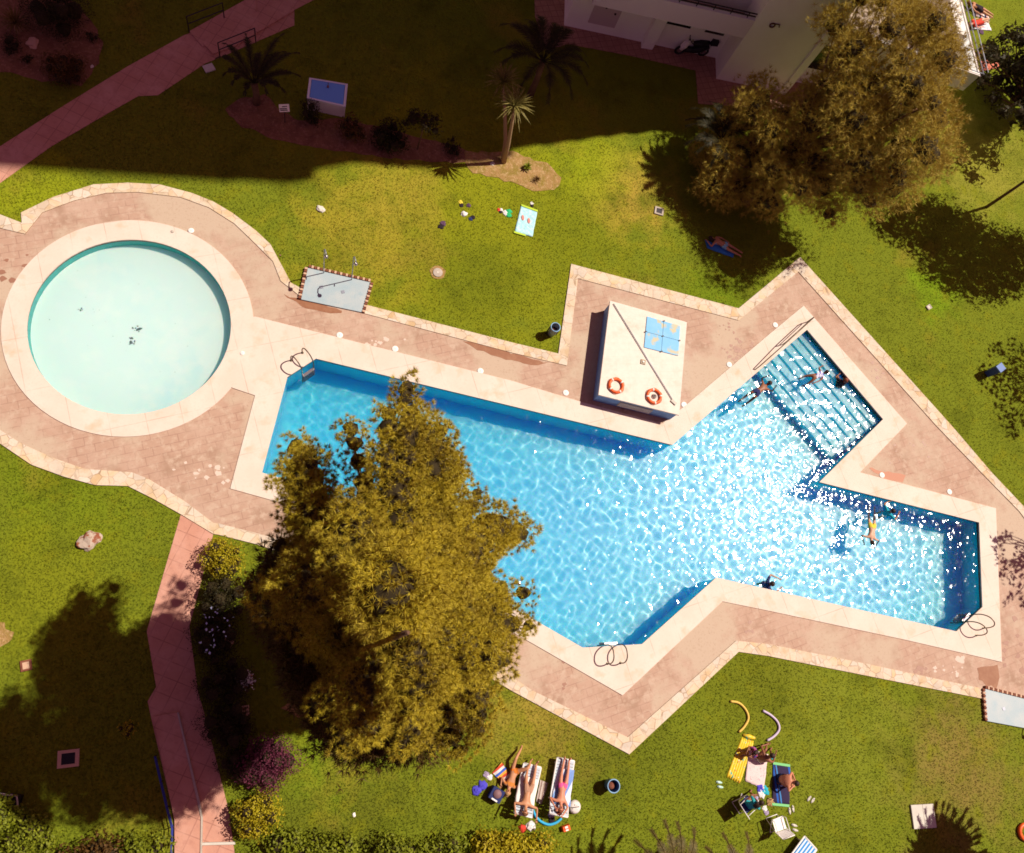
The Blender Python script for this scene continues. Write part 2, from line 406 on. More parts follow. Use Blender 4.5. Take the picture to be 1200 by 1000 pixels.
# calmer at the shallow west end, livelier towards the swimmers
fx = np.clip((X - px0) / (px1 - px0), 0, 1)
W3 = [(l := rg.uniform(.11, .2), rg.uniform(0, 6.283), rg.uniform(0, 6.283), .0016 * l) for _ in range(50)]
Z = WZ + (.72 + .22 * fx) * ripple(X, Y, W1) + .13 * np.clip(fx * 1.6 - .6, 0, 1) * ripple(X, Y, W3)
wp = offset(pool, .03)
def in_mask(PX, PY, poly):
    c = np.zeros(PX.shape, bool); n = len(poly)
    for i in range(n):
        x1, y1, x2, y2 = poly[i][0], poly[i][1], poly[(i + 1) % n][0], poly[(i + 1) % n][1]
        if y1 == y2: continue
        cond = ((y1 > PY) != (y2 > PY)) & (PX < (x2 - x1) * (PY - y1) / (y2 - y1) + x1)
        c ^= cond
    return c
def grid_surface(name, X, Y, Z, keep, m, smooth=True):
    ny, nx = X.shape
    idx = np.arange(nx * ny).reshape(ny, nx)
    q = np.stack([idx[:-1, :-1], idx[:-1, 1:], idx[1:, 1:], idx[1:, :-1]], -1)[keep[:-1, :-1] | keep[1:, 1:] | keep[:-1, 1:] | keep[1:, :-1]]
    used, inv = np.unique(q, return_inverse=True)
    co = np.stack([X, Y, Z], -1).reshape(-1, 3)[used]
    me = bpy.data.meshes.new(name)
    me.vertices.add(len(co)); me.vertices.foreach_set('co', co.astype('f').ravel())
    q = inv.reshape(-1, 4)
    me.loops.add(q.size); me.loops.foreach_set('vertex_index', q.astype('i').ravel())
    me.polygons.add(len(q)); me.polygons.foreach_set('loop_start', np.arange(0, q.size, 4, dtype='i'))
    me.update(calc_edges=True)
    me.polygons.foreach_set('use_smooth', [smooth] * len(q))
    me.materials.append(m)
    o = bpy.data.objects.new(name, me); COL.objects.link(o)
    return o
wm = bpy.data.materials.new('water'); wm.use_nodes = True
def water_nodes(m, bump):
    N, L = m.node_tree.nodes, m.node_tree.links; N.remove(N['Principled BSDF'])
    rf = N.new('ShaderNodeBsdfRefraction'); rf.inputs['IOR'].default_value = 1.33; rf.inputs['Roughness'].default_value = 0.
    gl = N.new('ShaderNodeBsdfGlossy'); gl.inputs['Roughness'].default_value = .065
    fr = N.new('ShaderNodeFresnel'); fr.inputs['IOR'].default_value = 1.33
    mx = N.new('ShaderNodeMixShader'); L.new(fr.outputs[0], mx.inputs[0]); L.new(rf.outputs[0], mx.inputs[1]); L.new(gl.outputs[0], mx.inputs[2]); L.new(mx.outputs[0], N['Material Output'].inputs[0])
    if bump:
        tc = N.new('ShaderNodeTexCoord'); nz = N.new('ShaderNodeTexNoise'); nz.inputs['Scale'].default_value = 2.8; nz.inputs['Detail'].default_value = 1.5; nz.inputs['Distortion'].default_value = .4
        L.new(tc.outputs['Object'], nz.inputs['Vector'])
        bp = N.new('ShaderNodeBump'); bp.inputs['Strength'].default_value = 1; bp.inputs['Distance'].default_value = bump
        L.new(nz.outputs[0], bp.inputs['Height']); L.new(bp.outputs[0], gl.inputs['Normal'])
water_nodes(wm, .032)
wk = bpy.data.materials.new('still_water'); wk.use_nodes = True; water_nodes(wk, 0)
water = tag(grid_surface('water', X, Y, Z, in_mask(X, Y, wp), wm), **STR)
water.cycles.is_caustics_caster = True
# wading pool: shallow dish with still water
B = MB(); KD = -.55
wall_strip(B, circ(KR_IN), KD, -.10, 1); wall_strip(B, circ(KR_IN), -.10, .0, 2)
B.poly(circ(KR_IN), z=KD)
kb = tag(B.build('wading_pool_basin', [MT['kids'], MT['kidswall'], MT['band']]), **STR)
xs = np.arange(kc.x - 3.6, kc.x + 3.6, .12); ys = np.arange(kc.y - 3.6, kc.y + 3.6, .12); X2, Y2 = np.meshgrid(xs, ys)
W2 = [(l := rg.uniform(.6, 2.), rg.uniform(0, 6.283), rg.uniform(0, 6.283), .00012 * l) for _ in range(14)]
kw = tag(grid_surface('wading_pool_water', X2, Y2, -.13 + ripple(X2, Y2, W2), (X2 - kc.x) ** 2 + (Y2 - kc.y) ** 2 < (KR_IN + .02) ** 2, wk), **STR)
kw.cycles.is_caustics_caster = True
for o in (basin, steps, kb): o.cycles.is_caustics_receiver = True
for m in ('pool', 'poolstep', 'kids', 'kidswall'):       # light that water scatters sideways, blue the farthest
    b = MT[m].node_tree.nodes['Principled BSDF']
    b.inputs['Subsurface Weight'].default_value = .95 if m.startswith('pool') else .35
    b.inputs['Subsurface Radius'].default_value = (.05, 1.6, 2.6) if m.startswith('pool') else (.02, .5, .9)
    b.inputs['Subsurface Scale'].default_value = 1.6
# paths
def strip(name, L, Rr, z, m, zf=None, thick=.1):
    s = MB(); s.poly(P2(L) + P2(Rr)[::-1], z=z, thick=thick, zf=zf)
    return tag(s.build(name, m), **STR)
strip('garden_path', [(-260, 330), (-60, 225), (0, 172), (75, 124), (150, 78), (215, 42), (262, 24), (330, -30), (420, -110)],
      [(-260, 400), (-60, 258), (0, 215), (60, 172), (120, 137), (162, 113), (185, 112), (240, 75), (262, 66), (345, 30), (345, 12), (368, 0), (470, -80)], .015, MT['path'])
strip('path_step', [(222, 38), (300, -6)], [(238, 56), (300, 20)], .06, MT['path'])
strip('path_step', [(238, 52), (262, 36), (330, 0)], [(250, 65), (275, 56), (345, 14)], .10, MT['path'])
strip('garden_walk', [(212, 603), (172, 740), (183, 805), (173, 822), (178, 845), (205, 962), (205, 1010), (203, 1120)], [(250, 626), (222, 735), (232, 810), (242, 845), (268, 950), (275, 1000), (275, 1050), (276, 1120)], .016, MT['path'])
strip('ramp_edge', [(208, 835), (232, 940), (236, 958), (233, 1120)], [(210, 835), (235, 940), (238, 958), (235, 1120)], .12, MT['concrete'])
strip('ramp', [(180, 840), (205, 962), (205, 1120)], [(208, 835), (236, 958), (233, 1120)], .085, MT['path'])
strip('step_edge', [(237, 987), (275, 986)], [(237, 990), (276, 989)], .11, MT['slabw'])
# terrace paving at the foot of the building
s = MB(); s.poly(P2([(625, -30), (627, 20), (640, 60), (665, 52), (735, 65), (815, 83), (818, 122), (940, 130), (1100, 130), (1120, -60)]), z=.03, thick=.08)
tag(s.build('terrace_paving', MT['plaza']), **STR)
# earth beds
def bed(name, pts, m, z=.012, seed=0):
    rr = random.Random(seed); L = P2(pts); out = []
    for i in range(len(L)):
        a, b = L[i], L[(i + 1) % len(L)]
        k = max(2, int((b - a).length / .25))
        for j in range(k):
            p = a.lerp(b, j / k); out.append(p + Vector((rr.uniform(-.07, .07), rr.uniform(-.07, .07), 0)))
    s = MB(); s.poly(out, z=z, thick=.02); return tag(s.build(name, m), **STR)
bed('planting_bed', [(-60, 72), (0, 84), (40, 94), (95, 100), (112, 80), (122, 55), (112, 30), (90, 10), (60, -40), (-60, -40)], MT['soil'])
bed('planting_bed', [(262, 130), (280, 115), (310, 112), (345, 140), (400, 140), (480, 158), (545, 175), (560, 192), (500, 190), (400, 178), (330, 165), (285, 150)], MT['soil'], .014, 2)
bed('planting_bed', [(545, 178), (600, 178), (640, 192), (658, 210), (650, 222), (625, 224), (590, 212), (548, 200)], MT['dust'], .018, 3)
bed('bare_ground', [(330, 828), (345, 818), (375, 816), (368, 838), (348, 840)], MT['dust'], .012, 4)
bed('bare_ground', [(-15, 730), (4, 732), (14, 742), (10, 752), (-4, 762), (-15, 765)], MT['dust'], .012, 5)
# damp patches and bare paint on the paving
bed('damp_patch', [(331, 346), (356, 352), (385, 360), (402, 365), (396, 368), (375, 366), (352, 358)], MT['deck_dark'], .024, 6)
bed('damp_patch', [(543, 399), (560, 400), (600, 414), (645, 426), (630, 428), (585, 420), (558, 410)], MT['deck_dark'], .024, 7)
bed('worn_patch', [(1146, 785), (1155, 780), (1168, 779), (1172, 795), (1168, 807), (1156, 803), (1148, 797)], MT['deck_dark'], .0245, 8)
bed('damp_patch', [(1018, 548), (1028, 551), (1060, 556), (1058, 567), (1036, 562)], mat('darker_tiles', (.50, .25, .17), .8), .024, 9)

def speckles(x, y, n, sx, sy, r_, m_, z, seed, name='damp_patch'):
    """a scatter of small ragged wet marks, one mesh"""
    rr = random.Random(seed); s = MB()
    for _ in range(n):
        c = at(x + rr.gauss(0, sx), y + rr.gauss(0, sy)); q = r_ * rr.uniform(.3, 1.3); k = 9; a0 = rr.uniform(0, 6)
        s.poly([(c.x + q * rr.uniform(.5, 1.2) * math.cos(a0 + 6.283 * i / k), c.y + q * rr.uniform(.4, 1.) * math.sin(a0 + 6.283 * i / k)) for i in range(k)], z=z + rr.uniform(0, .0015))
    tag(s.build(name, m_), **STR)
wet = mat('wet_paving', (.30, .15, .10), .45)
speckles(866, 413, 46, 9, 8, .10, wet, .0232, 3); speckles(850, 384, 10, 4, 5, .07, wet, .0232, 4); speckles(1060, 525, 22, 16, 14, .07, wet, .0232, 5)
speckles(1030, 440, 16, 5, 10, .08, wet, .0232, 6); speckles(4, 322, 6, 5, 9, .16, wet, .0232, 7); speckles(28, 312, 5, 4, 7, .12, wet, .0232, 8); speckles(318, 300, 5, 3, 4, .10, wet, .0232, 9)
speckles(1185, 770, 10, 9, 16, .15, wet, .0232, 10); speckles(1077, 786, 8, 4, 3, .10, wet, .0232, 11); speckles(880, 740, 4, 4, 4, .08, wet, .0232, 12); speckles(660, 795, 4, 2, 8, .08, wet, .0232, 13)
pale = mat('salt_marks', (.62, .50, .42), .8)
speckles(240, 555, 12, 22, 9, .10, pale, .0232, 14); speckles(450, 398, 8, 14, 5, .12, pale, .0232, 15); speckles(1110, 780, 14, 20, 8, .12, pale, .0232, 16); speckles(785, 430, 5, 10, 10, .2, pale, .0232, 17)
algae = mat('algae_stain', (.36, .54, .50), .6)
speckles(158, 381, 16, 3.2, 1.8, .045, algae, KD + .004, 18, 'algae_stain'); speckles(152, 396, 16, 2.5, 2.5, .045, algae, KD + .004, 19, 'algae_stain'); speckles(89, 357, 7, 2.2, 1.6, .03, algae, KD + .004, 20, 'algae_stain'); speckles(150, 385, 20, 45, 35, .018, algae, KD + .004, 21, 'algae_stain')
# ================================================================ VEGETATION
def tri_mesh(name, V, F, m, parent=None, loc=None):
    """V (n,3), F (m,k) arrays -> one mesh"""
    me = bpy.data.meshes.new(name)
    me.vertices.add(len(V)); me.vertices.foreach_set('co', V.astype('f').ravel())
    k = F.shape[1]
    me.loops.add(F.size); me.loops.foreach_set('vertex_index', F.astype('i').ravel())
    me.polygons.add(len(F)); me.polygons.foreach_set('loop_start', np.arange(0, F.size, k, dtype='i'))
    me.update(calc_edges=True)
    me.materials.append(m)
    o = bpy.data.objects.new(name, me); COL.objects.link(o)
    if parent: o.parent = parent
    if loc is not None: o.location = loc
    return o
def unit(a): return a / (np.linalg.norm(a, axis=-1, keepdims=True) + 1e-9)
def tufts(rg, C, Dn, n, ln, wd, spread=.8):
    """needle tufts: centres C, outward directions Dn, n needles each"""
    k = len(C)
    d = unit(Dn[:, None, :] + spread * rg.normal(size=(k, n, 3)))
    l = ln * rg.uniform(.65, 1.1, (k, n, 1))
    s = unit(np.cross(d, rg.normal(size=(k, n, 3)))) * wd
    b = C[:, None, :] + d * l * .08
    V = np.stack([b - s, b + s, b + d * l], 2).reshape(-1, 3)
    return V, np.arange(len(V)).reshape(-1, 3)
def leaves(rg, C, Dn, ln, wd, flat=.6):
    """single leaves: a kite of four corners facing roughly outwards"""
    k = len(C)
    nrm = unit(Dn + flat * rg.normal(size=(k, 3)))
    d = unit(np.cross(nrm, rg.normal(size=(k, 3)))); s = np.cross(nrm, d)
    l = ln * rg.uniform(.6, 1.25, (k, 1)); w_ = wd * rg.uniform(.7, 1.2, (k, 1))
    V = np.stack([C - d * l * .5, C + s * w_ * .5 + nrm * l * .06, C + d * l * .5 - nrm * l * .1, C - s * w_ * .5 + nrm * l * .06], 1).reshape(-1, 3)
    return V, np.arange(len(V)).reshape(-1, 4)
def shell(rg, lumps, dens, zmin=-.35, jitter=.12):
    """points on the upper shells of the lumps [(x,y,z,r,squash)] with outward directions"""
    P, D_ = [], []
    for x, y, z, r, sq in lumps:
        n = int(dens * r * r)
        d = unit(rg.normal(size=(n * 2, 3))); d = d[d[:, 2] > zmin][:n]
        wob = 1 + .22 * np.sin(d[:, :1] * 5 + x * 3) * np.cos(d[:, 1:2] * 6 + y * 2) + jitter * rg.normal(size=(len(d), 1))
        P.append(np.array([x, y, z]) + d * r * wob * np.array([1, 1, sq])); D_.append(d)
    return np.concatenate(P), np.concatenate(D_)
def cores(m, lumps, k=.72):  # dark solids added inside the lumps to stand for inner shade
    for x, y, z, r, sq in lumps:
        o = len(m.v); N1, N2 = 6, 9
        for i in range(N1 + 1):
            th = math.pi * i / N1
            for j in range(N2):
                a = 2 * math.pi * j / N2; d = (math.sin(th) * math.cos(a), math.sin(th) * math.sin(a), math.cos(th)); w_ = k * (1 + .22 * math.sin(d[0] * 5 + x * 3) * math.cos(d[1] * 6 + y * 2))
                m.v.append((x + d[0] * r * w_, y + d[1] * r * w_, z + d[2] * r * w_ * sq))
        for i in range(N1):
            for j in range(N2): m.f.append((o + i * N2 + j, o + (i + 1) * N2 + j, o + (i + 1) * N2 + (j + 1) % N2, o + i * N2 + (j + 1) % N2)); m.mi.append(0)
def limb(m, a, b, r0, r1, rr, sag=.0, k=5):
    a, b = Vector(a), Vector(b); L_ = (b - a).length; pts = []
    for i in range(k + 1):
        t = i / k; p = a.lerp(b, t)
        if 0 < i < k: p += Vector((rr.uniform(-1, 1), rr.uniform(-1, 1), rr.uniform(-.6, .8))) * L_ * .045
        p.z -= sag * math.sin(t * math.pi)
        pts.append(p)
    m.tube(pts, [r0 + (r1 - r0) * i / k for i in range(k + 1)], 6)

# ---------------------------------------------------------------- the tall pine, its crown close under the camera
def pine():
    rg = np.random.default_rng(11); rr = random.Random(3)
    out_px = [(455, 438), (488, 438), (500, 462), (498, 476), (520, 490), (520, 506), (508, 517), (535, 532), (540, 560), (562, 562), (577, 590), (602, 596), (625, 604), (628, 640), (607, 657),
              (615, 690), (633, 700), (635, 728), (622, 748), (603, 757), (598, 782), (568, 802), (548, 830), (575, 850), (580, 872), (545, 893), (505, 900), (470, 882), (440, 895), (408, 882), (388, 858), (382, 830),
              (357, 815), (348, 770), (328, 742), (308, 720), (288, 700), (278, 672), (305, 642), (316, 620), (332, 600), (328, 548), (338, 532), (328, 507), (345, 502), (365, 507), (377, 492), (402, 482), (432, 487), (437, 470), (432, 452)]
    base = at(430, 735); base.z = 0
    root = thing('pine_tree', 'tall golden green pine with long needles leaning over the pool, biggest tree in the garden', 'tree', base)
    top = at(470, 735, 19.5)
    T = MB(); tp = []
    for i in range(9):
        t = i / 8; p = Vector((0, 0, 0)).lerp(top - base, t); p.x += .12 * math.sin(t * 7); p.y += .1 * math.cos(t * 5) - .1
        tp.append(p)
    T.tube(tp, [.30 * (1 - t / 8) ** .8 + .03 for t in range(9)], 10)
    trunk = T.build('trunk', MT['bark'], root, True)
    shadow_px = [(-500, 760), (0, 800), (95, 725), (125, 706), (160, 715), (190, 730), (225, 742), (262, 735), (290, 715), (420, 700), (420, 840), (290, 850), (246, 925), (262, 990), (200, 1010), (-500, 1200)]
    # visible clumps: placed over the outline, nearer the camera towards the middle
    cx_, cy_ = 470, 700
    lump = []
    cpx = (462, 690)
    tips = [(474, 446), (455, 475), (340, 514), (336, 545), (318, 642), (288, 688), (328, 735), (368, 832), (402, 878), (470, 878), (540, 888), (572, 862), (596, 776), (628, 735), (620, 692), (618, 618), (564, 574), (532, 536), (515, 502), (412, 490), (352, 595)]
    boughs = [(t_, 1., (14.4 if t_[1] < 480 else 12.0 if t_[1] < 550 else 12.8 if t_[1] > 800 else 10.6) + .6 * math.sin(i_ * 2.3)) for i_, t_ in enumerate(tips)]
    for f1, nb_, z1 in ((.84, 11, 13.2), (.62, 7, 14.9), (.38, 5, 16.2), (.12, 2, 17.2)):
        for b in range(nb_):
            an = 6.283 * (b + rr.uniform(-.3, .3)) / nb_ + f1 * 5; ex = 0
            while inside((cpx[0] + (ex + 4) * math.cos(an), cpx[1] + (ex + 4) * math.sin(an)), out_px): ex += 4
            ff = f1 * rr.uniform(.85, 1.05); boughs.append(((cpx[0] + ex * ff * math.cos(an), cpx[1] + ex * ff * math.sin(an)), f1, z1 + (1.0 if b % 2 else -1.0) + rr.uniform(-.3, .3)))
    for (tx, ty), f1, zt_ in boughs:
        rt = rr.uniform(.26, .38) if f1 == 1 else rr.uniform(.32, .46); rp = (rt + .14) * F_PX / (CAM_H - zt_)
        dx, dy = tx - cpx[0], ty - cpx[1]; dl = max(1, math.hypot(dx, dy)); an = math.atan2(dy, dx); tip = max(5, dl - (rp * .35 if f1 == 1 else 0)); ben = rr.uniform(-.25, .25); dlen = rr.uniform(80, 125) if f1 == 1 else rr.uniform(55, 85)
        for i_ in range(6):
            t = i_ / 5; dist = max(6, tip - dlen * t); aa = an + ben * t
            p = at(cpx[0] + dist * math.cos(aa), cpx[1] + dist * math.sin(aa), zt_ + .5 * t - .35 * (1 - t) ** 2)
            lump.append((p.x - base.x + rr.uniform(-.1, .1), p.y - base.y + rr.uniform(-.1, .1), p.z + rr.uniform(-.1, .1), rt * (.8 + .75 * math.sin(math.pi * (.1 + .6 * t))) * rr.uniform(.8, 1.1), .75))
    # inner and lower boughs, shade painted into their dark colour, that carry the shadow on the lawn
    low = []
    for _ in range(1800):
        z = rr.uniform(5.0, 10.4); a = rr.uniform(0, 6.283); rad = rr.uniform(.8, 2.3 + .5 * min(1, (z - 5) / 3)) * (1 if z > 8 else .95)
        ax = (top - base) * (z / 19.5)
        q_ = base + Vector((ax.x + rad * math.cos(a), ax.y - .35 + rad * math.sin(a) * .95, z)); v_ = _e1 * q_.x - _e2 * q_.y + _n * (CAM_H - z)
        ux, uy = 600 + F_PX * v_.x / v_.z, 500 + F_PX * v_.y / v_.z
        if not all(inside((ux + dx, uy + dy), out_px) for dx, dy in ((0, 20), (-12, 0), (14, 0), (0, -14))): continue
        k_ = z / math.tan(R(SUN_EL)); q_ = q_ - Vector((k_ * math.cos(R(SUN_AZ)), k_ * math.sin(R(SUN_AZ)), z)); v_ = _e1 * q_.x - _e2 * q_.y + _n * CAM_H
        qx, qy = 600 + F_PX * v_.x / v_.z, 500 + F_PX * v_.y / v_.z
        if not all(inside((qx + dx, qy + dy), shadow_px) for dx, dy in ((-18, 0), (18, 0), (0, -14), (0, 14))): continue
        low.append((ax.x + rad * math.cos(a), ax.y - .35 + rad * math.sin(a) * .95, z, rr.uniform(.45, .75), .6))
    P_, D_ = shell(rg, lump, 560, -.4, .10)
    keep_ = []; cell = {}
    for i_, q in enumerate(P_):       # thin the puffs out to an even spacing
        k_ = tuple((q / .11).astype(int))
        if any(np.linalg.norm(P_[j_] - q) < .088 for a_ in (-1, 0, 1) for b_ in (-1, 0, 1) for c_ in (-1, 0, 1) for j_ in cell.get((k_[0] + a_, k_[1] + b_, k_[2] + c_), ())): continue
        cell.setdefault(k_, []).append(i_); keep_.append(i_)
    P_, D_ = P_[keep_], D_[keep_]
    D_[:, 2] += .35
    V, F_ = tufts(rg, P_, unit(D_), 44, .118, .0052, .80)
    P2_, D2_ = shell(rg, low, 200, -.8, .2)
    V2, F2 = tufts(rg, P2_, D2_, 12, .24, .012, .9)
    tri_mesh('crown', V, F_, MT['pine'], root); tri_mesh('shade_needles', V2, F2, MT['oldpine'], root)
    m = MB(); cores(m, lump, .56); cores(m, low, .6); m.build('shade_core', MT['core'], root, True)
    m = MB()
    for x, y, z, r_, _s in lump + low:
        zt = max(3.5, z - rr.uniform(.5, 1.8)); t = zt / 19.5
        a = Vector((0, 0, 0)).lerp(top - base, t)
        limb(m, a, (x, y, z), .05, .012, rr, .1)
    m.build('branches', MT['bark'], root, True)
pine()

def leafy_tree(name, label, cat, base, lumps, m, trunk_r=.12, leaf=(.12, .06), dens=600, feathery=False, group=None, seed=1, zmin=-.5, trunk_top=None, nt=10, core=.5):
    rg = np.random.default_rng(seed); rr = random.Random(seed)
    root = thing(name, label, cat, base, group=group)
    P_, D_ = shell(rg, lumps, dens, zmin, .24 if feathery else .16)
    if feathery: V, F_ = tufts(rg, P_, unit(D_ + np.array([0, 0, .3])), nt, leaf[0], leaf[1], .7)
    else: V, F_ = leaves(rg, P_, D_, leaf[0], leaf[1])
    tri_mesh('crown', V, F_, m, root)
    if core: m_ = MB(); cores(m_, lumps, core); m_.build('shade_core', MT['core'], root, True)
    t = MB()
    c = Vector((sum(l[0] for l in lumps) / len(lumps), sum(l[1] for l in lumps) / len(lumps), min(l[2] for l in lumps)))
    fork = trunk_top or Vector((c.x * .35, c.y * .35, max(.25, c.z * .6)))
    t.tube([(0, 0, -.05), fork * .5 + Vector((trunk_r * .4, 0, 0)), fork], [trunk_r * 1.25, trunk_r, trunk_r * .85], 8)
    t.build('trunk', MT['bark'], root, True)
    b_ = MB()
    for l in lumps[:60]: limb(b_, fork, (l[0], l[1], l[2]), trunk_r * .5, trunk_r * .12, rr)
    b_.build('branches', MT['bark'], root, True)
    return root
def blob(rr, n, rx, ry, z0, z1, r0, r1, cx=0, cy=0, sq=.8):
    L_ = []
    for _ in range(n * 30):
        if len(L_) >= n: break
        x, y, z = rr.uniform(-1, 1), rr.uniform(-1, 1), rr.uniform(0, 1)
        if x * x + y * y + ((z - .45) / .62) ** 2 > 1: continue
        r_ = rr.uniform(r0, r1); p = (cx + x * rx, cy + y * ry, z0 + z * (z1 - z0))
        if any((p[0] - q[0]) ** 2 + (p[1] - q[1]) ** 2 + (p[2] - q[2]) ** 2 < (.55 * (r_ + q[3])) ** 2 for q in L_): continue
        L_.append((*p, r_, sq))
    return L_

# the large feathery tree in front of the building
rr = random.Random(5)
b0 = at(872, 238)
def lumps_px(rr, poly, n, zf, r0, r1, base, k=.55, sep=.62, mg=.5):
    xs_, ys_ = [p[0] for p in poly], [p[1] for p in poly]; out = []
    for _ in range(n * 60):
        if len(out) >= n: break
        x, y = rr.uniform(min(xs_), max(xs_)), rr.uniform(min(ys_), max(ys_))
        if not inside((x, y), poly): continue
        z = zf(x, y) + rr.uniform(-.9, .9); r_ = rr.uniform(r0, r1); rp = r_ * F_PX / (CAM_H - z) * mg * .8
        if not all(inside((x + rp * math.cos(a), y + rp * math.sin(a)), poly) for a in (0, 1.57, 3.14, 4.7)): continue
        p = at(x, y, z) - base
        if any((p - Vector(q[:3])).length < sep * (r_ + q[3]) for q in out): continue
        out.append((p.x, p.y, p.z, r_, .85))
    return out
tam = [(960, 38), (968, 12), (1000, -15), (1080, -15), (1112, 20), (1120, 60), (1125, 80), (1112, 110), (1118, 150), (1105, 195), (1075, 228), (1030, 250), (985, 232), (960, 205), (940, 235), (900, 262), (862, 258), (838, 235), (818, 205),
       (825, 165), (850, 125), (868, 104), (902, 102), (932, 112), (955, 96), (966, 64)]
lum = lumps_px(rr, tam, 70, lambda x, y: max(.9, min(7.4, 4.3 + (x - 950) * .020 - (y - 130) * .013)), .5, 1.05, b0, sep=.78)
low = [(l[0] * .8, l[1] * .8, max(.8, l[2] * .6), l[3], .8) for l in lum[::3]]
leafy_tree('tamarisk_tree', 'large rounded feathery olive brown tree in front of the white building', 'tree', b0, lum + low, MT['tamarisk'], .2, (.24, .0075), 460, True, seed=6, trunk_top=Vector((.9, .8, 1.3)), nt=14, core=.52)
# the glossy dark tree at the right edge
b1 = at(1200, 130)
rr = random.Random(9)
dk = [(1140, 78), (1152, 55), (1180, 38), (1225, 25), (1290, 10), (1330, 60), (1300, 120), (1240, 165), (1205, 150), (1170, 138), (1145, 115), (1138, 95)]
lum = lumps_px(rr, dk, 60, lambda x, y: max(.9, min(4.2, 1.6 + (x - 1160) * .018)), .35, .6, b1, mg=.3)
leafy_tree('broadleaf_tree', 'dark glossy broadleaf tree at the right edge beside the terrace', 'tree', b1, lum, MT['darkleaf'], .14, (.30, .12), 330, seed=10)
# trees just beyond the right edge whose shadows dapple the lawn and the paving
def tree_for_shadow(sx, sy, z, r_, n, label, seed, dens=70, m='tamarisk', sparse=False):
    g = at(sx, sy); k = z / math.tan(R(SUN_EL))
    b_ = Vector((g.x + k * math.cos(R(SUN_AZ)), g.y + k * math.sin(R(SUN_AZ)), 0)); rr = random.Random(seed)
    L_ = blob(rr, n, r_[0], r_[1], z - r_[2], z + r_[2], *( (.22, .4) if sparse else (.5, .9)))
    return leafy_tree('garden_tree', label, 'tree', b_, L_, MT[m], .07, (.26, .15) if sparse else (.20, .10), dens, seed=seed, group='trees beyond the right edge', core=0 if sparse else .35)
tree_for_shadow(1150, 132, 5.2, (1.4, 1.5, 1.0), 44, 'compact tree right of the terrace', 21, 600, 'darkleaf')
tree_for_shadow(1085, 262, 6.0, (2.8, 1.3, 1.), 44, 'spreading tree east of the lawn, northern one', 22, 330)
tree_for_shadow(1150, 305, 6.4, (3.4, 2.0, 1.2), 90, 'spreading tree east of the lawn, middle one', 23, 330)
tree_for_shadow(1190, 455, 6.4, (1.5, 2.6, 1.2), 44, 'thin tree east of the lawn', 24, 150, sparse=True)
tree_for_shadow(1188, 665, 6.2, (.9, 1.9, 1.), 20, 'thin tree beyond the east corner of the pool', 25, 150, sparse=True)

# ---------------------------------------------------------------- shrubs
def shrub(x, y, r_, h, m, label, name='shrub', cat='shrub', seed=1, leaf=(.10, .06), dens=900, ry=None, n=None, z=None, zmin=-.3, group=None, rl=(.3, .5)):
    """(x, y): where the middle of the crown shows; h: height"""
    zc = h * .55; p = at(x, y, zc); b_ = Vector((p.x, p.y, 0)); rr = random.Random(seed)
    a, c = r_, (ry or r_)
    k = n or max(4, int(9 * a * c / .5))
    q = min(a, c)
    L_ = blob(rr, k, a * .72, c * .72, h * .18, h * .72, rl[0] * q, rl[1] * q)
    L_.append((0, 0, h * .35, q * .5, .9))
    return leafy_tree(name, label, cat, b_, L_, MT[m], .03 + .02 * h, leaf, dens, seed=seed, group=group, zmin=zmin)
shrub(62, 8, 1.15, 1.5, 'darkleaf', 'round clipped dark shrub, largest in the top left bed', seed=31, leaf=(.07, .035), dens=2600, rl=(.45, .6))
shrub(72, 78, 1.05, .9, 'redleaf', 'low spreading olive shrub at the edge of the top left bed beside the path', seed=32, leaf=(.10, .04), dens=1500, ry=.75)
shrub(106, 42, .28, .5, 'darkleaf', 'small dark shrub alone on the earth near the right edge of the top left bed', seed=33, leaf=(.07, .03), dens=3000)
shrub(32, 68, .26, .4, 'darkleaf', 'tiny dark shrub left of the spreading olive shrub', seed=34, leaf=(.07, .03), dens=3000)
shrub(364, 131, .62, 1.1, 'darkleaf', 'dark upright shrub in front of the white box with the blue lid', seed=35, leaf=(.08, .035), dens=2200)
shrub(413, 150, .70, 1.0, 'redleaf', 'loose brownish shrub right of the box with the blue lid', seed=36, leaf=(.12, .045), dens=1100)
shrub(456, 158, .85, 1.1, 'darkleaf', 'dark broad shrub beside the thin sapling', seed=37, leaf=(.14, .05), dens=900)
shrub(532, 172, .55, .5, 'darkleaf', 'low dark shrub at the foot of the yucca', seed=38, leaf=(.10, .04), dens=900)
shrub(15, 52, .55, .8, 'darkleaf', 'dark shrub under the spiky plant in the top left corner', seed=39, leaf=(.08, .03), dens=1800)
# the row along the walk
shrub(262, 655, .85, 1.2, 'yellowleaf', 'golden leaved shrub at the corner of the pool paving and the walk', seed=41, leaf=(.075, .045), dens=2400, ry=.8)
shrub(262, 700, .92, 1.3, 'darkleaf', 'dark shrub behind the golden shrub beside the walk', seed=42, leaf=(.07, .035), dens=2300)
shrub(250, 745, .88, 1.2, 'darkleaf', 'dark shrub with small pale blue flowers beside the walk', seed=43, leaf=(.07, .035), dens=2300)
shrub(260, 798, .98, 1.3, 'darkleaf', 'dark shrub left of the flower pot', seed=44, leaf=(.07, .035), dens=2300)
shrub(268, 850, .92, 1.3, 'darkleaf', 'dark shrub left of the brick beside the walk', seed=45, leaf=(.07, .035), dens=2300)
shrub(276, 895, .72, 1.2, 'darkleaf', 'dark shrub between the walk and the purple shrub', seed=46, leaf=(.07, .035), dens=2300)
shrub(312, 893, .95, 1.5, 'purpleleaf', 'rounded purple leaved shrub beside the lawn', seed=47, leaf=(.07, .045), dens=2500)
